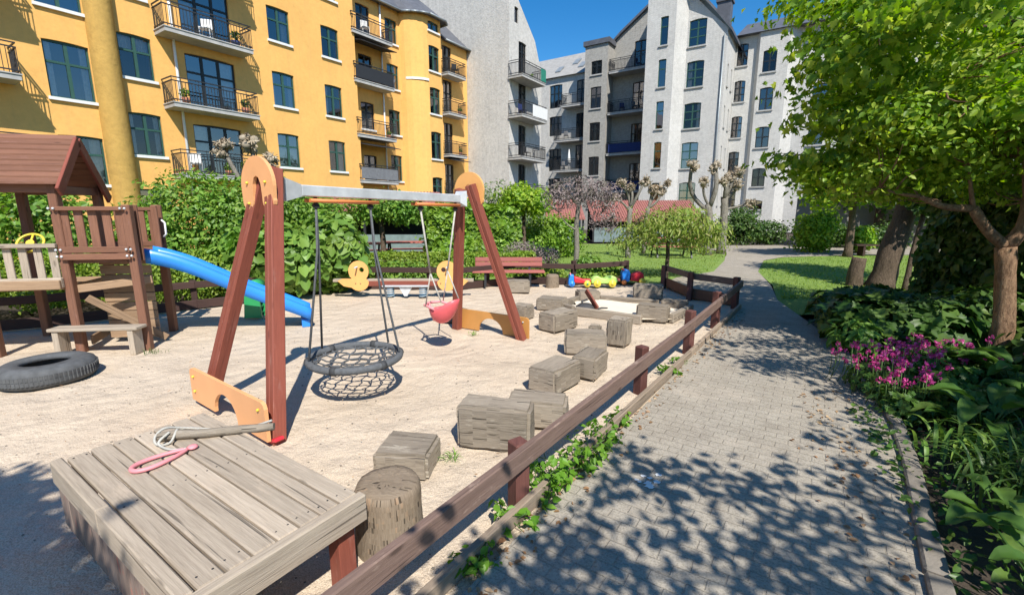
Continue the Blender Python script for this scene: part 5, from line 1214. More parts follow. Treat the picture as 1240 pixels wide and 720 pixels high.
# ---- trees
def tree(name, label, base, trunk, r0, r1, limbs, ells, n, size, shape, mat, bark='bark', clump=0, csize=.2, shell=.35, jit=.7, droop=.3, group=None, zmin=None, twigs=0, seg=10, cz=.6):
    r_ = empty(name, (base[0], base[1], 0), label, 'tree', group); mb = MB(); k = len(trunk)
    pts = [V3(p) for p in trunk]; fine = []
    for a, b2 in zip(pts, pts[1:]): fine += [a.lerp(b2, q / 4) for q in range(4)]
    fine.append(pts[-1]); rs = [r0 + (r1 - r0) * (q / (len(fine) - 1)) ** .8 for q in range(len(fine))]; rs[0] *= 1.25
    mb.tube(fine, rs, seg, wob=.16)
    for a, b2, ra, rb_ in limbs: limb(mb, a, b2, ra, rb_, 7, .09, 8)
    P, d = blob(ells, n, shell, clump, csize, zmin, cz) if ells else (np.zeros((0, 3)), np.zeros((0, 3)))
    if twigs and len(P):
        starts = [V3(b2) for a, b2, _, _ in limbs] + [V3(a).lerp(V3(b2), .6) for a, b2, _, _ in limbs] + [fine[-1]]
        for q in range(twigs):
            p = V3(P[random.randrange(len(P))]); s0 = min(starts, key=lambda u: (u - p).length); limb(mb, s0, p, .012 if size > .05 else .008, .003, 4, .12, 5)
    mb.build('trunk', M[bark], r_)
    if len(P): leaves('crown', P, d + np.array((0, -.1, .5)), size, shape, mat, r_, jit, droop)
    return r_
# purple-grey bare tree
c0 = (1.83, 12.97)
tree('bare_tree', 'small tree with bare purple-grey drooping twigs and no leaves', c0, [(1.83, 12.97, -.1), (1.85, 12.97, .7), (1.82, 13.0, 1.4), (1.88, 13, 2.0)], .085, .06,
     [((1.86, 13, 1.9), (1.3, 12.8, 2.5), .04, .015), ((1.86, 13, 1.95), (2.5, 12.8, 2.5), .045, .015), ((1.86, 13, 1.9), (1.9, 13.3, 2.6), .04, .015), ((2.3, 12.9, 2.3), (2.8, 12.7, 1.6), .02, .008), ((1.84, 12.97, 1.2), (1.3, 12.8, 1.7), .03, .01)],
     [((1.85, 12.95, 2.3), (.95, .7, .45)), ((2.5, 12.9, 2.15), (.65, .6, .45)), ((2.6, 12.8, 1.5), (.5, .4, .4)), ((1.3, 12.9, 2.1), (.5, .4, .35))], 2900, .085, 'narrow', L_['twig'], 'palebark', droop=.6, jit=.9, twigs=190)
# pollards: bare stems ending in knobbly fists
def pollard(label, base, trunk, r0, r1, arms):
    r_ = empty('pollard_tree', (base[0], base[1], 0), label, 'tree', 'pollarded trees'); mb = MB(); kn = MB(); P = []
    pts = [V3(p) for p in trunk]; fine = []
    for a, b2 in zip(pts, pts[1:]): fine += [a.lerp(b2, q / 4) for q in range(4)]
    fine.append(pts[-1]); mb.tube(fine, [.78 * (r0 + (r1 - r0) * q / (len(fine) - 1)) for q in range(len(fine))], 10, wob=.35)
    for a, b2, ra, kr in arms:
        limb(mb, a, b2, ra * .8, ra * .6, 6, .14, 8)
        for q in range(11):
            d = V3((random.gauss(0, 1), random.gauss(0, 1), random.gauss(0, 1))).normalized(); c = V3(b2) + d * kr * .6; rr = kr * random.uniform(.2, .4)
            kn.ball(c, (rr, rr, rr * .9), 8)
            for _ in range(18):
                d2 = V3((random.gauss(0, 1), random.gauss(0, 1), random.gauss(.3, 1))).normalized(); P.append((tuple(c + d2 * rr * 1.05), tuple(d2)))
    mb.build('trunk', M['palebark'], r_); kn.build('knob', M['knobwood'], r_)
    leaves('shoot', [p for p, _ in P], [d for _, d in P], .12, 'narrow', L_['knob'], r_, .9, .2)
M['knobwood'] = plain('knobbly_pollard_wood', (.30, .25, .18), .9, .35, 14, bmp=.6)
pollard('slim pale pollard with four small fists, behind the lawn and left of the weeping tree', (4.38, 17.17), [(4.38, 17.17, -.1), (4.36, 17.17, 1.0), (4.40, 17.2, 1.9)], .14, .11,
        [((4.4, 17.2, 1.8), (4.0, 17.1, 2.75), .07, .2), ((4.4, 17.2, 1.85), (4.4, 17.2, 2.6), .07, .17), ((4.4, 17.2, 1.8), (4.85, 17.1, 2.8), .07, .22), ((4.38, 17.2, 1.7), (3.8, 17, 2.2), .05, .18)])
pollard('dark slim pollard with three fists standing against the longer red roofed shed', (5.5, 19.0), [(5.5, 19, -.1), (5.5, 19, 1.2), (5.6, 19, 1.9)], .13, .1,
        [((5.6, 19, 1.8), (5.7, 18.9, 2.6), .07, .22), ((5.6, 19, 1.85), (6.1, 19, 2.55), .07, .24), ((5.6, 19, 1.85), (6.3, 19, 2.85), .06, .16)])
pollard('tallest pollard with large knobbly fists beside the path bend', (7.9, 18.4), [(7.9, 18.4, -.1), (7.9, 18.4, 1.2), (7.8, 18.4, 2.0)], .22, .16,
        [((7.85, 18.4, 1.7), (7.0, 18.3, 3.45), .11, .28), ((7.85, 18.4, 1.9), (7.95, 18.4, 3.4), .13, .3), ((7.85, 18.4, 1.9), (7.45, 18.2, 2.85), .07, .24)])
pollard('ivy-dark pollard with a dense head of fists right beside the tallest pollard', (8.65, 18.8), [(8.65, 18.8, -.1), (8.65, 18.8, 1.2), (8.6, 18.8, 2.3)], .24, .16,
        [((8.6, 18.8, 2.2), (8.3, 18.6, 2.9), .1, .28), ((8.6, 18.8, 2.2), (8.75, 18.7, 3.1), .1, .32), ((8.6, 18.8, 2.2), (9.05, 18.7, 3.25), .1, .3), ((8.6, 18.8, 2.2), (9.0, 18.6, 2.75), .08, .26), ((8.6, 18.8, 1.8), (9.55, 18.6, 2.05), .07, .22)])
pollard('pollard with dusty grey fists in front of the lowest yellow house balcony', (-7.1, 12.4), [(-7.1, 12.4, -.1), (-7.1, 12.4, 1.6), (-7.05, 12.4, 2.3)], .15, .12,
        [((-7.05, 12.4, 2.2), (-7.5, 12.3, 3.3), .08, .28), ((-7.05, 12.4, 2.2), (-6.8, 12.3, 3.45), .08, .3), ((-7.05, 12.4, 2.1), (-6.3, 12.2, 3.0), .07, .25)])
tree('weeping_tree', 'small weeping tree with drooping yellow-green leaves in the middle of the lawn', (4.1, 12.0), [(4.1, 12, -.1), (4.12, 12, .6), (4.08, 12, 1.2), (4.1, 12, 1.65)], .06, .04,
     [((4.1, 12, 1.55), (3.3, 11.8, 1.6), .03, .01), ((4.1, 12, 1.55), (4.9, 11.9, 1.65), .03, .01), ((4.1, 12, 1.5), (4.2, 11.3, 1.5), .03, .01)],
     [((4.1, 12, 1.35), (1.15, .95, .42)), ((3.35, 11.9, 1.15), (.45, .6, .42)), ((4.9, 12, 1.2), (.6, .6, .5)), ((5.35, 12.2, 1.05), (.4, .4, .4)), ((3.0, 12.1, 1.0), (.3, .4, .35)), ((4.3, 11.4, 1.55), (.6, .3, .3)), ((4.7, 12.3, 1.65), (.4, .4, .25))], 4300, .12, 'narrow', L_['weep'], clump=260, csize=.15, shell=.35, droop=1.0, jit=.5, twigs=40)
tree('lollipop_tree', 'small round-headed bright green tree with a straight thin trunk behind the ivy hedge', (.4, 15.8), [(.4, 15.8, -.1), (.42, 15.8, .9), (.4, 15.8, 1.7)], .075, .06,
     [((.4, 15.8, 1.6), (-.1, 15.7, 2.2), .035, .01), ((.4, 15.8, 1.6), (.8, 15.8, 2.3), .035, .01), ((.4, 15.8, 1.6), (.5, 15.5, 2.4), .035, .01)],
     [((.35, 15.8, 2.15), (.78, .7, .48)), ((.8, 15.8, 2.0), (.5, .5, .4))], 4200, .11, 'oval', L_['lime'], clump=330, csize=.12, shell=.25, twigs=25)
tree('lollipop_tree', 'small leafy tree with a dark trunk standing beside the red picnic tables', (-3.8, 13.3), [(-3.8, 13.3, -.1), (-3.75, 13.3, .9), (-3.8, 13.3, 1.6)], .09, .07,
     [((-3.8, 13.3, 1.5), (-4.4, 13.2, 1.95), .04, .01), ((-3.8, 13.3, 1.5), (-3.2, 13.2, 2.0), .04, .01)],
     [((-3.75, 13.3, 1.85), (1.1, .7, .4)), ((-3.1, 13.2, 1.75), (.6, .5, .35))], 4200, .10, 'oval', L_['mid'], clump=350, csize=.13, shell=.25, twigs=25)
# far right shrubs and young tree
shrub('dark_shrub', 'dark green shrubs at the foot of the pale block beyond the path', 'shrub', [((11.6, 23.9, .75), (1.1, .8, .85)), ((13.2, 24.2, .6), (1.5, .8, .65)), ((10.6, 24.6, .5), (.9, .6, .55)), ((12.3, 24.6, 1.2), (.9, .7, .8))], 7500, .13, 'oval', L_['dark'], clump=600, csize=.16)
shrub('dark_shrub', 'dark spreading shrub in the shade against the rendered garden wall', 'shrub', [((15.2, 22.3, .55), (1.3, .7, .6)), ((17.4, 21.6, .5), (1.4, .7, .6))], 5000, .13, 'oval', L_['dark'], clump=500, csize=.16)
shrub('leafy_shrub', 'bright sunlit shrub beyond the side lawn, next to a thin trunk', 'shrub', [((12.9, 19.6, .8), (.8, .6, .85)), ((13.4, 19.8, 1.2), (.6, .5, .6))], 3800, .14, 'oval', L_['lime'], clump=300, csize=.15)
shrub('leafy_shrub', 'small bright shrub between the thin trunk and the leaning maple trunk', 'shrub', [((14.7, 19.3, .6), (.6, .5, .55))], 1500, .14, 'oval', L_['lime'])
tree('young_tree', 'thin grey trunked tree beyond the side lawn under the maple branches', (13.0, 17.6), [(13.0, 17.6, -.1), (13.0, 17.6, 1.3), (12.9, 17.6, 2.8)], .16, .1,
     [((12.95, 17.6, 2.0), (11.6, 17.2, 2.8), .06, .02), ((12.95, 17.6, 2.2), (14.2, 17.3, 3.0), .06, .02)],
     [((12.6, 17.3, 3.0), (2.0, 1.4, .9)), ((11.6, 17.1, 2.5), (1.0, .9, .6)), ((14.3, 17, 3.4), (1.6, 1.2, 1.0))], 6000, .17, 'oval', L_['maple'], 'bark', clump=420, csize=.2, twigs=30)
fb = empty('park_bench', (14.2, 17.95, 0), 'plain dark bench far off at the end of the side lawn', 'bench')
mb = MB(); mb.beam((13.5, 18.0, .42), (15.3, 17.8, .42), .4, .05); mb.build('seat', M['darkfence'], fb)
for k in (0, 1):
    mb = MB(); mb.box((13.8 + 1.2 * k, 17.97 - .13 * k, .2), (.08, .36, .42), rz=-.1); mb.build('leg', M['darkfence'], fb)
tree('background_tree', 'dark leafy tree filling the gap between garden wall and corner block', (18.5, 23.2), [(18.5, 23.2, -.1), (18.5, 23.2, 1.5), (18.4, 23.2, 3.0)], .25, .15,
     [((18.4, 23.2, 2.5), (16.5, 22.6, 4), .1, .03), ((18.4, 23.2, 2.5), (20.5, 22.6, 4.2), .1, .03)],
     [((16.6, 22.8, 3.6), (2.0, 1.2, 1.5)), ((19.5, 22, 3.4), (2.6, 1.4, 2.2)), ((18.5, 23, 5.5), (3.2, 1.6, 2)), ((23, 20.5, 3.5), (2.5, 1.6, 3)), ((22, 18.5, 1.2), (3, 1.2, 1.2))], 9000, .24, 'oval', L_['dark'], clump=800, csize=.3, twigs=30)
# cut stump and thin stem
tree('tree_stump', 'dark sawn-off tree stump in front of the side lawn', (8.15, 10.7), [(8.15, 10.7, -.1), (8.15, 10.7, .3), (8.2, 10.7, .66)], .17, .15, [], [], 0, 0, 'oval', None)
tree('thin_stem', 'slim reddish-brown sapling stem between maple trunk and dark hedge', (8.9, 10.1), [(8.85, 10.1, -.1), (8.9, 10.1, .8), (9.0, 10.1, 1.7)], .06, .045, [], [((9.1, 10.0, 2.0), (.6, .5, .4))], 500, .12, 'oval', L_['dark'])
# maple: trunk stands out of frame behind the hedge, its crown reaches over the bed and the path
cen = [((8.6, 9.4, 4.6), (2.6, 2.4, 1.5)), ((7.0, 9.3, 4.6), (1.5, 1.6, 1.7)), ((7.3, 8.6, 3.2), (1.4, 1.4, .7)), ((6.4, 9.8, 2.75), (.85, .9, .32)), ((6.5, 9.6, 3.6), (1.0, 1.0, .3)), ((8.2, 7.6, 3.4), (1.6, 1.4, .6)), ((9.6, 8.2, 3.6), (2.0, 1.6, 1.0)), ((6.7, 10.0, 2.2), (.6, .7, .25)), ((8.0, 9.6, 2.6), (1.2, 1.0, .45)), ((6.6, 7.6, 5.0), (1.2, 1.3, .9)), ((7.2, 10.4, 6.0), (1.6, 1.6, 1.2)), ((10.5, 9.5, 6), (2, 2, 1.6))]
KS = .66
cen = [((c[0] * KS, c[1] * KS, 1.75 + (c[2] - 1.75) * KS), tuple(q * KS for q in r_)) for c, r_ in cen]
tp_ = V3((8.3, 5.4, 3.0)); tq_ = V3((8.1, 5.5, 3.8))
tree('maple_tree', 'large maple whose broad lobed leaves fill the upper right of the view', (8.5, 5.3), [(8.5, 5.3, -.1), (8.5, 5.3, 1.5), tp_, tq_], .22, .12,
     [(tp_, tuple(cen[k][0]), .07, .015) for k in (2, 3, 4, 5, 6, 7, 8)] + [(tq_, tuple(cen[k][0]), .07, .015) for k in (0, 1, 9, 10, 11)],
     cen, 15000, .10, 'maple', L_['maple'], clump=520, csize=.19, cz=.3, shell=.4, jit=.4, droop=.6, twigs=110, seg=12)
tree('leaning_tree', 'dark leaning trunk behind the sawn-off stump at the edge of the side lawn', (8.6, 10.5), [(8.6, 10.5, -.1), (8.75, 10.5, .8), (9.0, 10.55, 1.8), (9.2, 10.6, 2.9), (9.6, 10.5, 4.0)], .28, .15,
     [((9.1, 10.6, 2.6), (10.4, 10.2, 3.4), .08, .02), ((9.2, 10.6, 2.9), (9.4, 9.6, 3.9), .08, .02), ((9.5, 10.5, 3.8), (10.6, 10.6, 4.8), .08, .02)],
     [((10.2, 10.1, 3.5), (1.3, .9, .6)), ((10.3, 10.5, 4.6), (1.3, 1.0, .7)), ((9.4, 9.8, 3.0), (.7, .6, .3))], 4200, .16, 'maple', L_['dark'], clump=350, csize=.18, twigs=30, seg=12)
# right-hand tree with low forking branches
b0 = V3((5.5, 4.92, -.1)); k1 = V3((5.49, 4.97, .8)); k2 = V3((5.42, 5.0, 1.36)); ka = V3((5.0, 5.02, 1.78)); kb = V3((5.52, 4.97, 1.85)); kc = V3((5.32, 4.9, 2.3))
lm = [(k2, ka, .06, .045), (ka, (4.45, 5.08, 1.9), .045, .022), ((4.45, 5.08, 1.9), (4.1, 5.2, 2.0), .022, .01), (k2, kb, .07, .055), (kb, kc, .045, .03), (kc, (4.8, 4.95, 2.65), .03, .012), (kb, (5.9, 4.8, 2.3), .045, .02), ((5.9, 4.8, 2.3), (6.3, 4.5, 2.9), .03, .012), (ka, (4.85, 5.0, 2.25), .028, .012), (kc, (5.35, 4.75, 2.9), .025, .01), ((4.8, 4.95, 2.65), (4.5, 5.0, 3.0), .016, .008)]
cen = [((4.7, 5.1, 2.35), (.8, .7, .3)), ((5.4, 5.0, 2.65), (.9, .8, .4)), ((6.1, 4.9, 2.6), (.8, .8, .5)), ((4.15, 5.3, 2.1), (.55, .5, .2)), ((5.1, 4.7, 3.1), (1.0, .8, .4)), ((5.9, 5.4, 2.1), (.7, .6, .35)), ((4.6, 5.5, 1.98), (.6, .5, .14)), ((6.3, 4.4, 3.2), (.9, .9, .5)), ((4.2, 5.0, 2.7), (.6, .6, .3))]

# this tree also spreads out of frame towards the viewer, which shades the path
off = V3((-.27, .83, -1))
def caster(gx, gy, z): return (gx + .27 * z, gy - .83 * z, z)
farp = [(3.0, 5.0), (3.3, 5.2), (3.5, 4.9), (3.8, 5.0), (4.0, 4.6), (3.2, 5.9), (3.6, 5.8), (4.0, 5.8), (4.3, 5.4), (4.3, 6.6), (4.6, 6.9), (3.9, 6.7), (4.9, 7.4), (5.0, 8.4), (4.7, 6.1), (5.1, 6.6), (3.7, 4.4)]
ext = []
for gx, gy in farp:
    z = random.uniform(2.5, 3.4); c = caster(gx, gy, z); ext.append((c, (.34, .34, .13)))
tree('lime_leaved_tree', 'low forking tree with rough orange-brown trunk and fresh lime green leaves at right', (5.5, 4.92), [b0, (5.5, 4.93, .5), k1, k2], .108, .085,
     lm + [(kb, (5.6, 3.4, 2.7), .05, .025), (kb, (6.3, 3.2, 2.9), .05, .025), ((5.6, 3.4, 2.7), (4.8, 2.4, 2.9), .03, .012)], cen + ext, 15000, .066, 'oval', L_['lime'], 'bark2', clump=620, csize=.14, cz=.3, shell=.4, jit=.5, twigs=170, seg=14)

# tree standing beside the viewer: only its dappled shade is seen on the path and bed
PATCH = [(640, 690), (700, 700), (720, 675), (800, 705), (860, 690), (900, 680), (960, 700), (1010, 690), (1060, 665), (690, 650), (770, 560), (800, 575), (840, 570), (880, 590), (900, 610), (940, 600), (970, 625), (1030, 600), (1040, 560), (1060, 530), (860, 640), (920, 650), (770, 650), (740, 600), (820, 610), (960, 575), (590, 705), (1000, 640), (1075, 600), (905, 560), (560, 715), (720, 720), (1085, 640), (1020, 530), (1040, 500), (1060, 475), (1030, 445), (1000, 430), (965, 425), (905, 425), (930, 445), (980, 455), (880, 412), (860, 425), (1050, 520), (950, 405), (1010, 470), (920, 412), (985, 405), (940, 380), (905, 385), (975, 385)]
def gpt(px, py):
    c, s = math.cos(R(10.81)), math.sin(R(10.81)); x = (px - 620) / 550; u = (360 - py) / 550; dz = -s + u * c; t_ = -1.75 / dz; return x * t_, (c + u * s) * t_
ell = []
for p in PATCH:
    gx, gy = gpt(*p); z = random.uniform(2.7, 3.6); ell.append((caster(gx, gy, z), (.22, .22, .1)))
for _ in range(110):      # over the planting bed
    gx, gy = random.uniform(2.2, 6.6), random.uniform(1.2, 4.9)
    if gx < 2.1 + .42 * gy: continue
    z = random.uniform(3.2, 5.2); ell.append((caster(gx, gy, z), (.45, .45, .22)))
P, d = blob(ell, 13500, .3, 1450, .11); keep = ~inframe(P, 90); P, d = P[keep], d[keep]
nt_ = empty('overhanging_tree', (4.6, -1.6, 0), 'leafy tree beside the path whose dappled shade falls over pavers and bed', 'tree')
mb = MB(); tk = [V3((4.6, -1.6, -.1)), V3((4.55, -1.55, 1.2)), V3((4.4, -1.4, 2.4)), V3((4.3, -1.2, 3.4))]; mb.tube(tk, [.2, .17, .15, .1], 12, wob=.15)
for k in range(60):
    q = V3(P[random.randrange(len(P))]); limb(mb, tk[2].lerp(tk[3], random.random()), q, .035, .008, 7, .06, 6)
mb.build('trunk', M['bark'], nt_); leaves('crown', P, d * .3 + np.array((0, 0, .8)), .105, 'oval', L_['lime'], nt_, .5, .2)
# tree at the left whose shade falls across the lower left corner
ell = []
for p in [(-10, 590), (0, 625), (10, 655), (30, 690), (60, 716), (5, 705), (-20, 620), (-30, 640), (-60, 600), (-40, 680), (-80, 660), (80, 740)]:
    gx, gy = gpt(*p); z = random.uniform(3.5, 4.6); ell.append((caster(gx, gy, z), (.13, .13, .08)))
P, d = blob(ell, 3000, .3, 330, .1); keep = ~inframe(P, 90); P, d = P[keep], d[keep]
nt_ = empty('overhanging_tree', (-3.6, -3.2, 0), 'leafy tree whose dark shade falls on the sand in the lower left corner', 'tree')
mb = MB(); tk = [V3((-3.6, -3.2, -.1)), V3((-3.6, -3.1, 1.5)), V3((-3.4, -2.8, 3.0)), V3((-3.2, -2.4, 4.0))]; mb.tube(tk, [.2, .17, .14, .08], 12, wob=.15)
for k in range(24): limb(mb, tk[2].lerp(tk[3], random.random()), V3(P[random.randrange(len(P))]), .03, .008, 6, .06, 6)
mb.build('trunk', M['bark'], nt_); leaves('crown', P, d * .3 + np.array((0, 0, .8)), .1, 'oval', L_['mid'], nt_, .5, .2)

# ---- planting bed on the right
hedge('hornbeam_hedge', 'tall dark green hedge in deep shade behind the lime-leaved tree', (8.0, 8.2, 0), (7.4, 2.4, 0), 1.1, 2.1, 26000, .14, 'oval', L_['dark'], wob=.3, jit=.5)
def plant(name, label, cat, P, d, size, shape, mat, stems=None, jit=.4, droop=.3, group=None):
    P = np.asarray(P); r_ = empty(name, (P[:, 0].mean(), P[:, 1].mean(), 0), label, cat, group); leaves('foliage', P, d, size, shape, mat, r_, jit, droop)
    if stems is not None:
        mb = MB()
        for a, b2 in stems: mb.tube([a, V3(a).lerp(V3(b2), .5) + V3((0, 0, .02)), b2], [.006, .005, .004], 5)
        mb.build('stem', M['stemgreen'], r_)
    return r_
M['stemgreen'] = plain('green_stem', (.07, .13, .03), .6, .2)
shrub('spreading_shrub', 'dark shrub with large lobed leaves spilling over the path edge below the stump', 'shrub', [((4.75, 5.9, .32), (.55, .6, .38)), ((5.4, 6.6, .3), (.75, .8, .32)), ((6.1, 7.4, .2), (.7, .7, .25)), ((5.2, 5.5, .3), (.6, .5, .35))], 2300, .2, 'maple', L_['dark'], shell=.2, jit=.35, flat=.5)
shrub('spreading_shrub', 'paler leaf clump at the path edge in front of the dark lobed shrub', 'plant', [((4.35, 5.55, .22), (.26, .3, .22))], 260, .18, 'narrow', L_['hydr'], shell=.2, jit=.4, stems=3, flat=.4)
shrub('groundcover_shrub', 'low dark undergrowth between hedge and tree trunk', 'plant', [((5.9, 4.2, .3), (.9, .8, .35)), ((6.3, 5.8, .35), (.8, .9, .4)), ((4.9, 4.3, .15), (.6, .6, .2))], 2600, .13, 'oval', L_['dark'], shell=.25, flat=.4)
# cranesbill with pink flowers
cb = shrub('flowering_cranesbill', 'clump of pink-flowered cranesbill spilling onto the path edge', 'flowers', [((3.75, 4.15, .13), (.45, .4, .2)), ((4.4, 4.35, .16), (.55, .4, .22)), ((3.45, 3.7, .1), (.25, .25, .14))], 2600, .075, 'maple', L_['hosta'], shell=.3, stems=0, flat=.6) if False else None
cb = empty('cranesbill', (4.0, 4.2, 0), 'clump of pink-flowered cranesbill spilling onto the path edge', 'flowers')
P, d = blob([((3.75, 4.15, .13), (.45, .4, .2)), ((4.45, 4.4, .16), (.55, .4, .24)), ((3.42, 3.72, .1), (.22, .22, .14)), ((3.9, 3.7, .12), (.4, .35, .15))], 2600, .3, zmin=.01); leaves('foliage', P, d + np.array((0, 0, .8)), .075, 'maple', L_['hosta'], cb, .35, .2)
hs = []
for _ in range(190):
    cx, cy, ww = random.choice(((3.75, 4.2, .45), (4.4, 4.45, .65), (4.0, 4.4, .65), (3.45, 3.8, .22))); hs.append((cx + random.uniform(-1, 1) * ww, cy + random.uniform(-.8, .9) * .33, random.uniform(.26, .46)))
Pf = []; df = []
for h in hs:
    for _ in range(11):
        v = RNG.normal(0, 1, 3); v /= np.linalg.norm(v); Pf.append(np.array(h) + v * .016); df.append(v)
leaves('flower', Pf, df, .028, 'oval', L_['petal'], cb, .4, 0)
mb = MB()
for h in hs: mb.tube([(h[0] + random.uniform(-.06, .06), h[1] + .05, .02), (h[0] + .01, h[1], h[2] * .6), h], .004, 4)
mb.build('stem', M['stemgreen'], cb)
def big_leaf(mb, base, dirv, L, W, rise=.5, curl=.6, n=8, cup=.25):
    """a broad leaf on a stalk: curved midrib with cupped sides"""
    dirv = V3(dirv).normalized(); sd = V3((-dirv.y, dirv.x, 0)); n0 = len(mb.v)
    for k in range(n + 1):
        u = k / n; w_ = W * math.sin(math.pi * min(1, u * .92 + .08)) ** .75 * (1 - u * .25) if k < n else 0
        c = V3(base) + dirv * L * u * .9 + UP * L * (rise * u - curl * u * u)
        for s_ in (-1, -.5, 0, .5, 1): mb.v.append(tuple(c + sd * w_ * .5 * s_ + UP * (abs(s_) * w_ * cup - .006 * math.sin(u * 30) * (s_ != 0))))
    for k in range(n):
        for j in range(4): a = n0 + k * 5 + j; mb.face((a, a + 1, a + 6, a + 5), None, 0, True)
def rosette(name, label, cat, c, n, L, W, mat, rise=(.3, .9), curl=.6, stalk=.12, spread=.1, group=None):
    r_ = empty(name, (c[0], c[1], 0), label, cat, group); mb = MB()
    for k in range(n):
        a = 2.4 * k + random.uniform(-.4, .4); dv = V3((math.cos(a), math.sin(a), 0)); b0_ = V3(c) + dv * spread * random.random() + UP * stalk * random.uniform(.5, 1.4) + dv * stalk * .4
        s_ = random.uniform(.75, 1.2); big_leaf(mb, b0_, dv, L * s_, W * s_, random.uniform(*rise), curl * random.uniform(.8, 1.2))
        mb.tube([V3(c) + dv * .02, b0_], .006, 4)
    mb.build('foliage', mat, r_); return r_
GH = 'broad-leaved hostas in the shady bed'
rosette('hosta', 'largest hosta with wide pointed leaves at the foot of the leaning tree trunk', 'plant', (4.75, 3.95, 0), 24, .34, .2, L_['hosta'], stalk=.26, spread=.35, group=GH)
rosette('hosta', 'hosta between the pink flowers and the kerb stones', 'plant', (3.75, 3.35, 0), 22, .27, .15, L_['hosta'], stalk=.2, spread=.25, group=GH)
rosette('hosta', 'hosta crowding the right edge beside the long grassy blades', 'plant', (4.45, 3.25, 0), 22, .31, .18, L_['hosta'], stalk=.24, spread=.3, group=GH)
def blades(name, label, c, n, L, W, mat, spread=.15):
    r_ = empty(name, (c[0], c[1], 0), label, 'plant'); mb = MB()
    for k in range(n):
        a = random.uniform(0, 2 * math.pi); dv = V3((math.cos(a), math.sin(a), 0)); sd = V3((-dv.y, dv.x, 0)); Lk = L * random.uniform(.6, 1.15); e = random.uniform(.35, .95); b0_ = V3(c) + V3((random.gauss(0, spread), random.gauss(0, spread), 0)); n0 = len(mb.v)
        for q in range(9):
            u = q / 8; w_ = W * (1 - u ** 2) * (.6 + .4 * min(1, u * 4)); p = b0_ + dv * Lk * e * u * (.5 + .5 * u) + UP * Lk * (1.15 * u - (.4 + .75 * e) * u * u)
            mb.v += [tuple(p - sd * w_ / 2 + UP * w_ * .2), tuple(p), tuple(p + sd * w_ / 2 + UP * w_ * .2)]
        for q in range(8):
            for j in (0, 1): t0 = n0 + q * 3 + j; mb.face((t0, t0 + 1, t0 + 4, t0 + 3), None, 0, True)
    mb.build('foliage', mat, r_); return r_
blades('daylily', 'fountain of long narrow green blades beside the kerb at right', (3.25, 2.55, 0), 150, .62, .02, L_['blade'], .16)
blades('daylily', 'grassy tuft of arching blades behind the hostas, close to the tree', (4.15, 3.75, 0), 70, .5, .026, L_['blade'], .1)
blades('iris_clump', 'upright yellowish blades between hosta and kerb', (3.35, 3.0, 0), 60, .45, .03, L_['hydr'], .14)
blades('daylily', 'grassy blades filling the far right edge of the bed', (3.9, 2.7, 0), 120, .6, .022, L_['blade'], .22)
rosette('broad_leaf_plant', 'pale broad-leaved plant in the lower right corner', 'plant', (2.42, 1.72, 0), 18, .17, .11, L_['hosta'], stalk=.2, spread=.18)
rosette('broad_leaf_plant', 'broad-leaved plant overhanging the kerb from the lower bed', 'plant', (2.72, 2.22, 0), 9, .2, .14, L_['hosta'], stalk=.14, spread=.1)
rosette('broad_leaf_plant', 'leafy plant between the kerb and the long grassy blades', 'plant', (2.95, 1.95, 0), 16, .24, .14, L_['hosta'], stalk=.2, spread=.25)
P = []
for _ in range(900):
    y = random.uniform(1.3, 3.8); x = 1.62 + .47 * (y - 1.2) * 1.03 + random.uniform(.12, 1.0); P.append((x, y, random.uniform(.0, .07)))
tag(leaves('bed_groundcover', P, [(0, 0, 1)] * len(P), .05, 'oval', L_['hosta'], None, .5, .1), kind='stuff')
# ---- weeds by the fence, grass, litter
GW = 'leafy weeds growing at the foot of the path fence'
for k, (x, y, s_, lab) in enumerate([(.33, 2.78, 1.25, 'tallest light green weed clump against the kerb board near the second fence post'), (.52, 2.98, 1.1, 'light green weed clump right behind the tallest one'), (.17, 2.55, .9, 'spreading weed clump in front of the tallest one'), (.02, 2.3, .6, 'small weed tuft at the foot of the near fence post'), (.72, 3.27, .85, 'weed clump halfway to the next fence post'), (.95, 3.6, .5, 'tiny weed tuft just past the weed clump halfway between posts'), (1.72, 4.75, .5, 'small weed tuft beyond the middle fence post'), (1.95, 5.1, .4, 'smallest weed tuft near the rail joint'), (-.2, 1.98, .5, 'small weed tuft at the lower edge of the kerb board')]):
    r_ = empty('weed', (x, y, 0), lab, 'weed', GW); P = []; d = []; mb = MB()
    for q in range(int(13 * s_) + 4):
        a = random.uniform(0, 6.28); h = random.uniform(.03, .18) * s_; t_ = V3((x + math.cos(a) * .1 * s_ + random.gauss(0, .05 * s_), y + math.sin(a) * .12 * s_ + random.gauss(0, .06 * s_), h)); mb.tube([(x + random.gauss(0, .06 * s_), y + random.gauss(0, .07 * s_), -.02), t_], .003, 4)
        for w_ in range(7): P.append((t_.x + random.gauss(0, .02), t_.y + random.gauss(0, .02), t_.z * random.uniform(.5, 1.05))); d.append((math.cos(a) * .4, math.sin(a) * .4, .8))
    leaves('foliage', P, d, .052, 'oval', L_['weed'], r_, .45, .2); mb.build('stem', M['stemgreen'], r_)
P = []; 
for _ in range(26000):
    y = 11.0 + 13 * random.random() ** 1.6; x = random.uniform(-5, 10)
    if inpoly(x, y, [(1.5, 11.3), (2.9, 11.6), (4.4, 12.2), (5.8, 13.3), (7.5, 16.3), (8.5, 18.4), (9.1, 21.4), (9.3, 24), (-5, 24), (-4, 12.6)]): P.append((x, y, -.01))
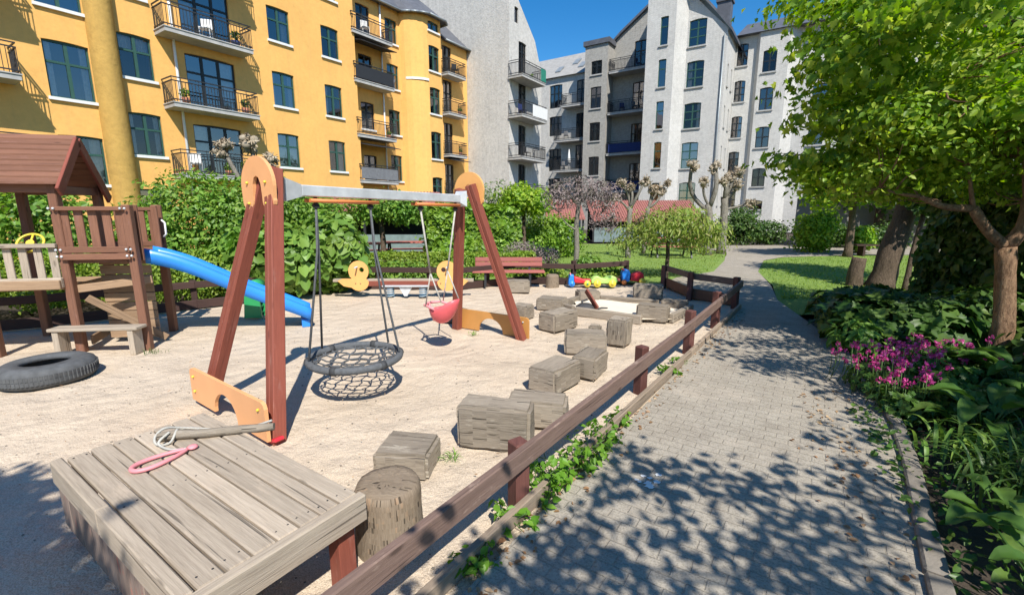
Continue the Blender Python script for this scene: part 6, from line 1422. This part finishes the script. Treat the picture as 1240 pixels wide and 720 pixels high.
for _ in range(16000):
    y = 9.0 + 9 * random.random() ** 1.4; x = random.uniform(5.4, 16)
    if inpoly(x, y, [(5.45, 9.0), (6.3, 10.75), (7.25, 13.2), (9.05, 16.2), (10.4, 17.3), (14, 18.1), (17, 18.6), (17, 9)]): P.append((x, y, -.01))
d = RNG.normal(0, .5, (len(P), 3)); d[:, 2] = .15
r_ = leaves('grass', P, d, .05, 'narrow', L_['grass'], None, .3, -1.2, kind='stuff')
tag(r_, kind='stuff')
P = []
for _ in range(260):
    t_ = random.random(); y = 1.5 + 6.3 * t_ ** 1.3; x = -.53 + (y - 1.5) * .72 + abs(random.gauss(0, .12)); P.append((x, y, .012))
for _ in range(130): y = random.uniform(1.6, 4.2); P.append((1.62 + .47 * (y - 1.2) + random.gauss(-.08, .14), y, .014))
tag(leaves('leaf_litter', P, [(0, 0, 1)] * len(P), .035, 'oval', L_['dry'], None, .25, 0), kind='stuff')
P = []
for _ in range(420): P.append((random.uniform(-5.5, 3.2), random.uniform(1.4, 9.5), .003 + random.random() * .01))
P = [p for p in P if inpoly(p[0], p[1], SANDPOLY) and p[0] < -.6 + (p[1] - 1.5) * .69]
tag(leaves('sand_debris', P, [(0, 0, 1)] * len(P), .028, 'narrow', L_['dry'], None, .2, 0), kind='stuff')
mb = MB()
for _ in range(700):
    x, y = random.uniform(-4.5, 3.0), random.uniform(1.5, 8)
    if inpoly(x, y, SANDPOLY) and x < -.62 + (y - 1.5) * .69: rr = random.uniform(.003, .009); mb.ball((x, y, sandz(x, y) + rr * .4), (rr * 1.2, rr, rr * .7), 6)
tag(mb.build('pebbles', M['kerb']), kind='stuff')
blades('grass_tuft', 'tiny grass tuft in the sand in front of the orange foot board', (-.55, 6.4, -.03), 24, .12, .006, L_['weed'], .03)
blades('grass_tuft', 'small weed tuft in the sand right of the low timber slab', (-.45, 3.02, -.03), 20, .13, .008, L_['weed'], .03)
blades('grass_tuft', 'grass tuft beside the leg of the small play bench', (-4.55, 5.55, -.03), 30, .14, .006, L_['blade'], .05)

# ---- things on the balconies
def pot(p, r, h, label, mat='terracotta', green=True, leafm='mid', group='potted plants on the balconies'):
    r_ = empty('potted_plant', p, label, 'potted plant', group); mb = MB(); mb.lathe(p, [(r * .7, 0), (r, h), (r * .9, h), (r * .85, h * .8), (0, h * .8)], 14); mb.build('pot', M[mat], r_)
    P, d = blob([((p[0], p[1], p[2] + h + r * 1.1), (r * 1.2, r * 1.2, r * 1.3))], 90, .4); leaves('foliage', P, d, r * .6, 'oval', L_[leafm], r_)
def chair(p, rz, mat, label):
    r_ = empty('balcony_chair', p, label, 'chair', 'chairs on the balconies', rz)
    mb = MB(); mb.box((0, 0, .44), (.44, .44, .04), bev=.01); mb.build('seat', M[mat], r_, local=True)
    mb = MB(); mb.box((0, .21, .7), (.42, .03, .4), bev=.01); mb.build('backrest', M[mat], r_, local=True)
    for x in (-.19, .19):
        for y in (-.19, .19): mb = MB(); mb.box((x, y, .21), (.03, .03, .42)); mb.build('leg', M[mat], r_, local=True)
def yp(s_, z, o): return tuple(PY(s_, z, o))
chair(yp(9.4, 3.31, .5), .6, 'white', 'white chair on the lowest left balcony of the yellow house'); 
chair(yp(9.9, 11.81, .5), .6, 'white', 'white folding chair on the topmost balcony of the left column')
pot(yp(11.6, 6.13, .75), .17, .25, 'terracotta pot at the right end of the middle balcony of the yellow house', leafm='dark')
pot(yp(9.2, 6.13, .75), .16, .24, 'potted plant at the left end of the middle balcony of the yellow house')
pot(yp(11.4, 3.31, .7), .2, .25, 'potted plant at the right end of the lowest left balcony', leafm='mid')
pot(yp(10.6, 3.31, .75), .17, .22, 'potted plant in the middle of the lowest left balcony', leafm='mid')
pot(yp(11.5, 8.96, .7), .2, .22, 'blue pot at the right end of the second highest left balcony', 'navy', leafm='dark')
chair(yp(10.4, 8.96, .5), .3, 'white', 'white chair on the second highest left balcony')
chair(yp(19.6, 11.93, -.3), .6, 'white', 'white seat on the highest recessed balcony of the yellow house')
for k in range(4): pot(yp(18.7 + .62 * k, 9.31, -.1), .15, .25, ['pink-flowered pot, leftmost on the crowded dark balcony of the yellow house', 'dark pot, second from left on the crowded dark balcony', 'pale pot, third from left on the crowded dark balcony', 'pot at the right end of the crowded dark balcony'][k], 'iron' if k % 2 else 'terracotta', leafm=['petal', 'dark', 'grey', 'mid'][k])
pot(yp(20.9, 6.26, -.1), .12, .2, 'small pot at the right end of the pale-sided recessed balcony')
chair(yp(26.9, 11.22, .4), .6, 'iron', 'dark chair on the top balcony beside the grey gable'); pot(yp(27.2, 8.6, .5), .14, .25, 'pot on the second balcony beside the grey gable'); pot(yp(27.2, 5.75, .5), .14, .25, 'pot on the third balcony beside the grey gable')
def bp_(s_, z, o): return tuple(PB(s_, z, o))
pot(bp_(31.8, 8.5, .8), .16, .25, 'potted shrub at the right end of the white-screened gable balcony'); chair(bp_(29.6, 8.5, .6), .8, 'navy', 'blue chair on the white-screened gable balcony')
pot(bp_(31.6, 11.15, .1), .18, .4, 'climbing plant in a pot behind the green screen on the gable', leafm='ivy'); chair(bp_(30.2, 5.6, .6), .8, 'iron', 'dark chair on the lower gable balcony')
def gp(s_, z, o): return tuple(PGs(s_, z, o))
pr = empty('parasol', gp(-20.4, 5.55, -.9), 'closed white parasol on a balcony of the rear block', 'parasol')
mb = MB(); q = V3(gp(-20.4, 5.55, -.9)); mb.lathe(q, [(.0, .6), (.2, .7), (.12, 1.4), (.03, 2.0), (0, 2.05)], 10); mb.build('canopy', M['white'], pr); mb = MB(); mb.tube([q, q + UP * .7], .025, 6); mb.build('pole', M['steel'], pr)
for k, (s_, z) in enumerate(((-20.8, 8.3), (-19.5, 8.3), (-20.9, 5.55), (-19.3, 5.55))): chair(gp(s_, z, -1.0), .3 * k, 'iron' if k % 2 else 'greycloth', ['grey chair at the left on the middle balcony of the rear block', 'dark chair at the right on the middle balcony of the rear block', 'grey chair left of the closed parasol', 'dark chair right of the closed parasol'][k])
for k, (s_, z) in enumerate(((-15.3, 10.1), (-14.2, 10.1), (-15.5, 6.7), (-14.0, 13.45))): chair(gp(s_, z, -.7), .3 * k, 'navy' if k != 1 else 'greycloth', ['blue chair at the left on the middle balcony beside the narrow-window strip', 'grey chair at the right on the middle balcony beside the narrow-window strip', 'blue chair on the lower balcony behind the dark blue screen', 'dark blue chair on the highest balcony of the brick wing'][k])

mb = MB()
for k in range(12):
    a0 = random.uniform(0, 6.28); cx, cy, rr = .86 + random.gauss(0, .05), 2.72 + random.gauss(0, .05), random.uniform(.006, .03)
    mb.poly([(cx + rr * (1 + .3 * math.sin(3 * q + a0)) * math.cos(q * .628), cy + rr * .8 * (1 + .3 * math.sin(2 * q + a0)) * math.sin(q * .628), .0075 + k * .0004) for q in range(10)], (1, 0, 0))
tag(mb.build('white_stain', M['white']), 'white splash stain on the pavers near the weeds', 'stain')
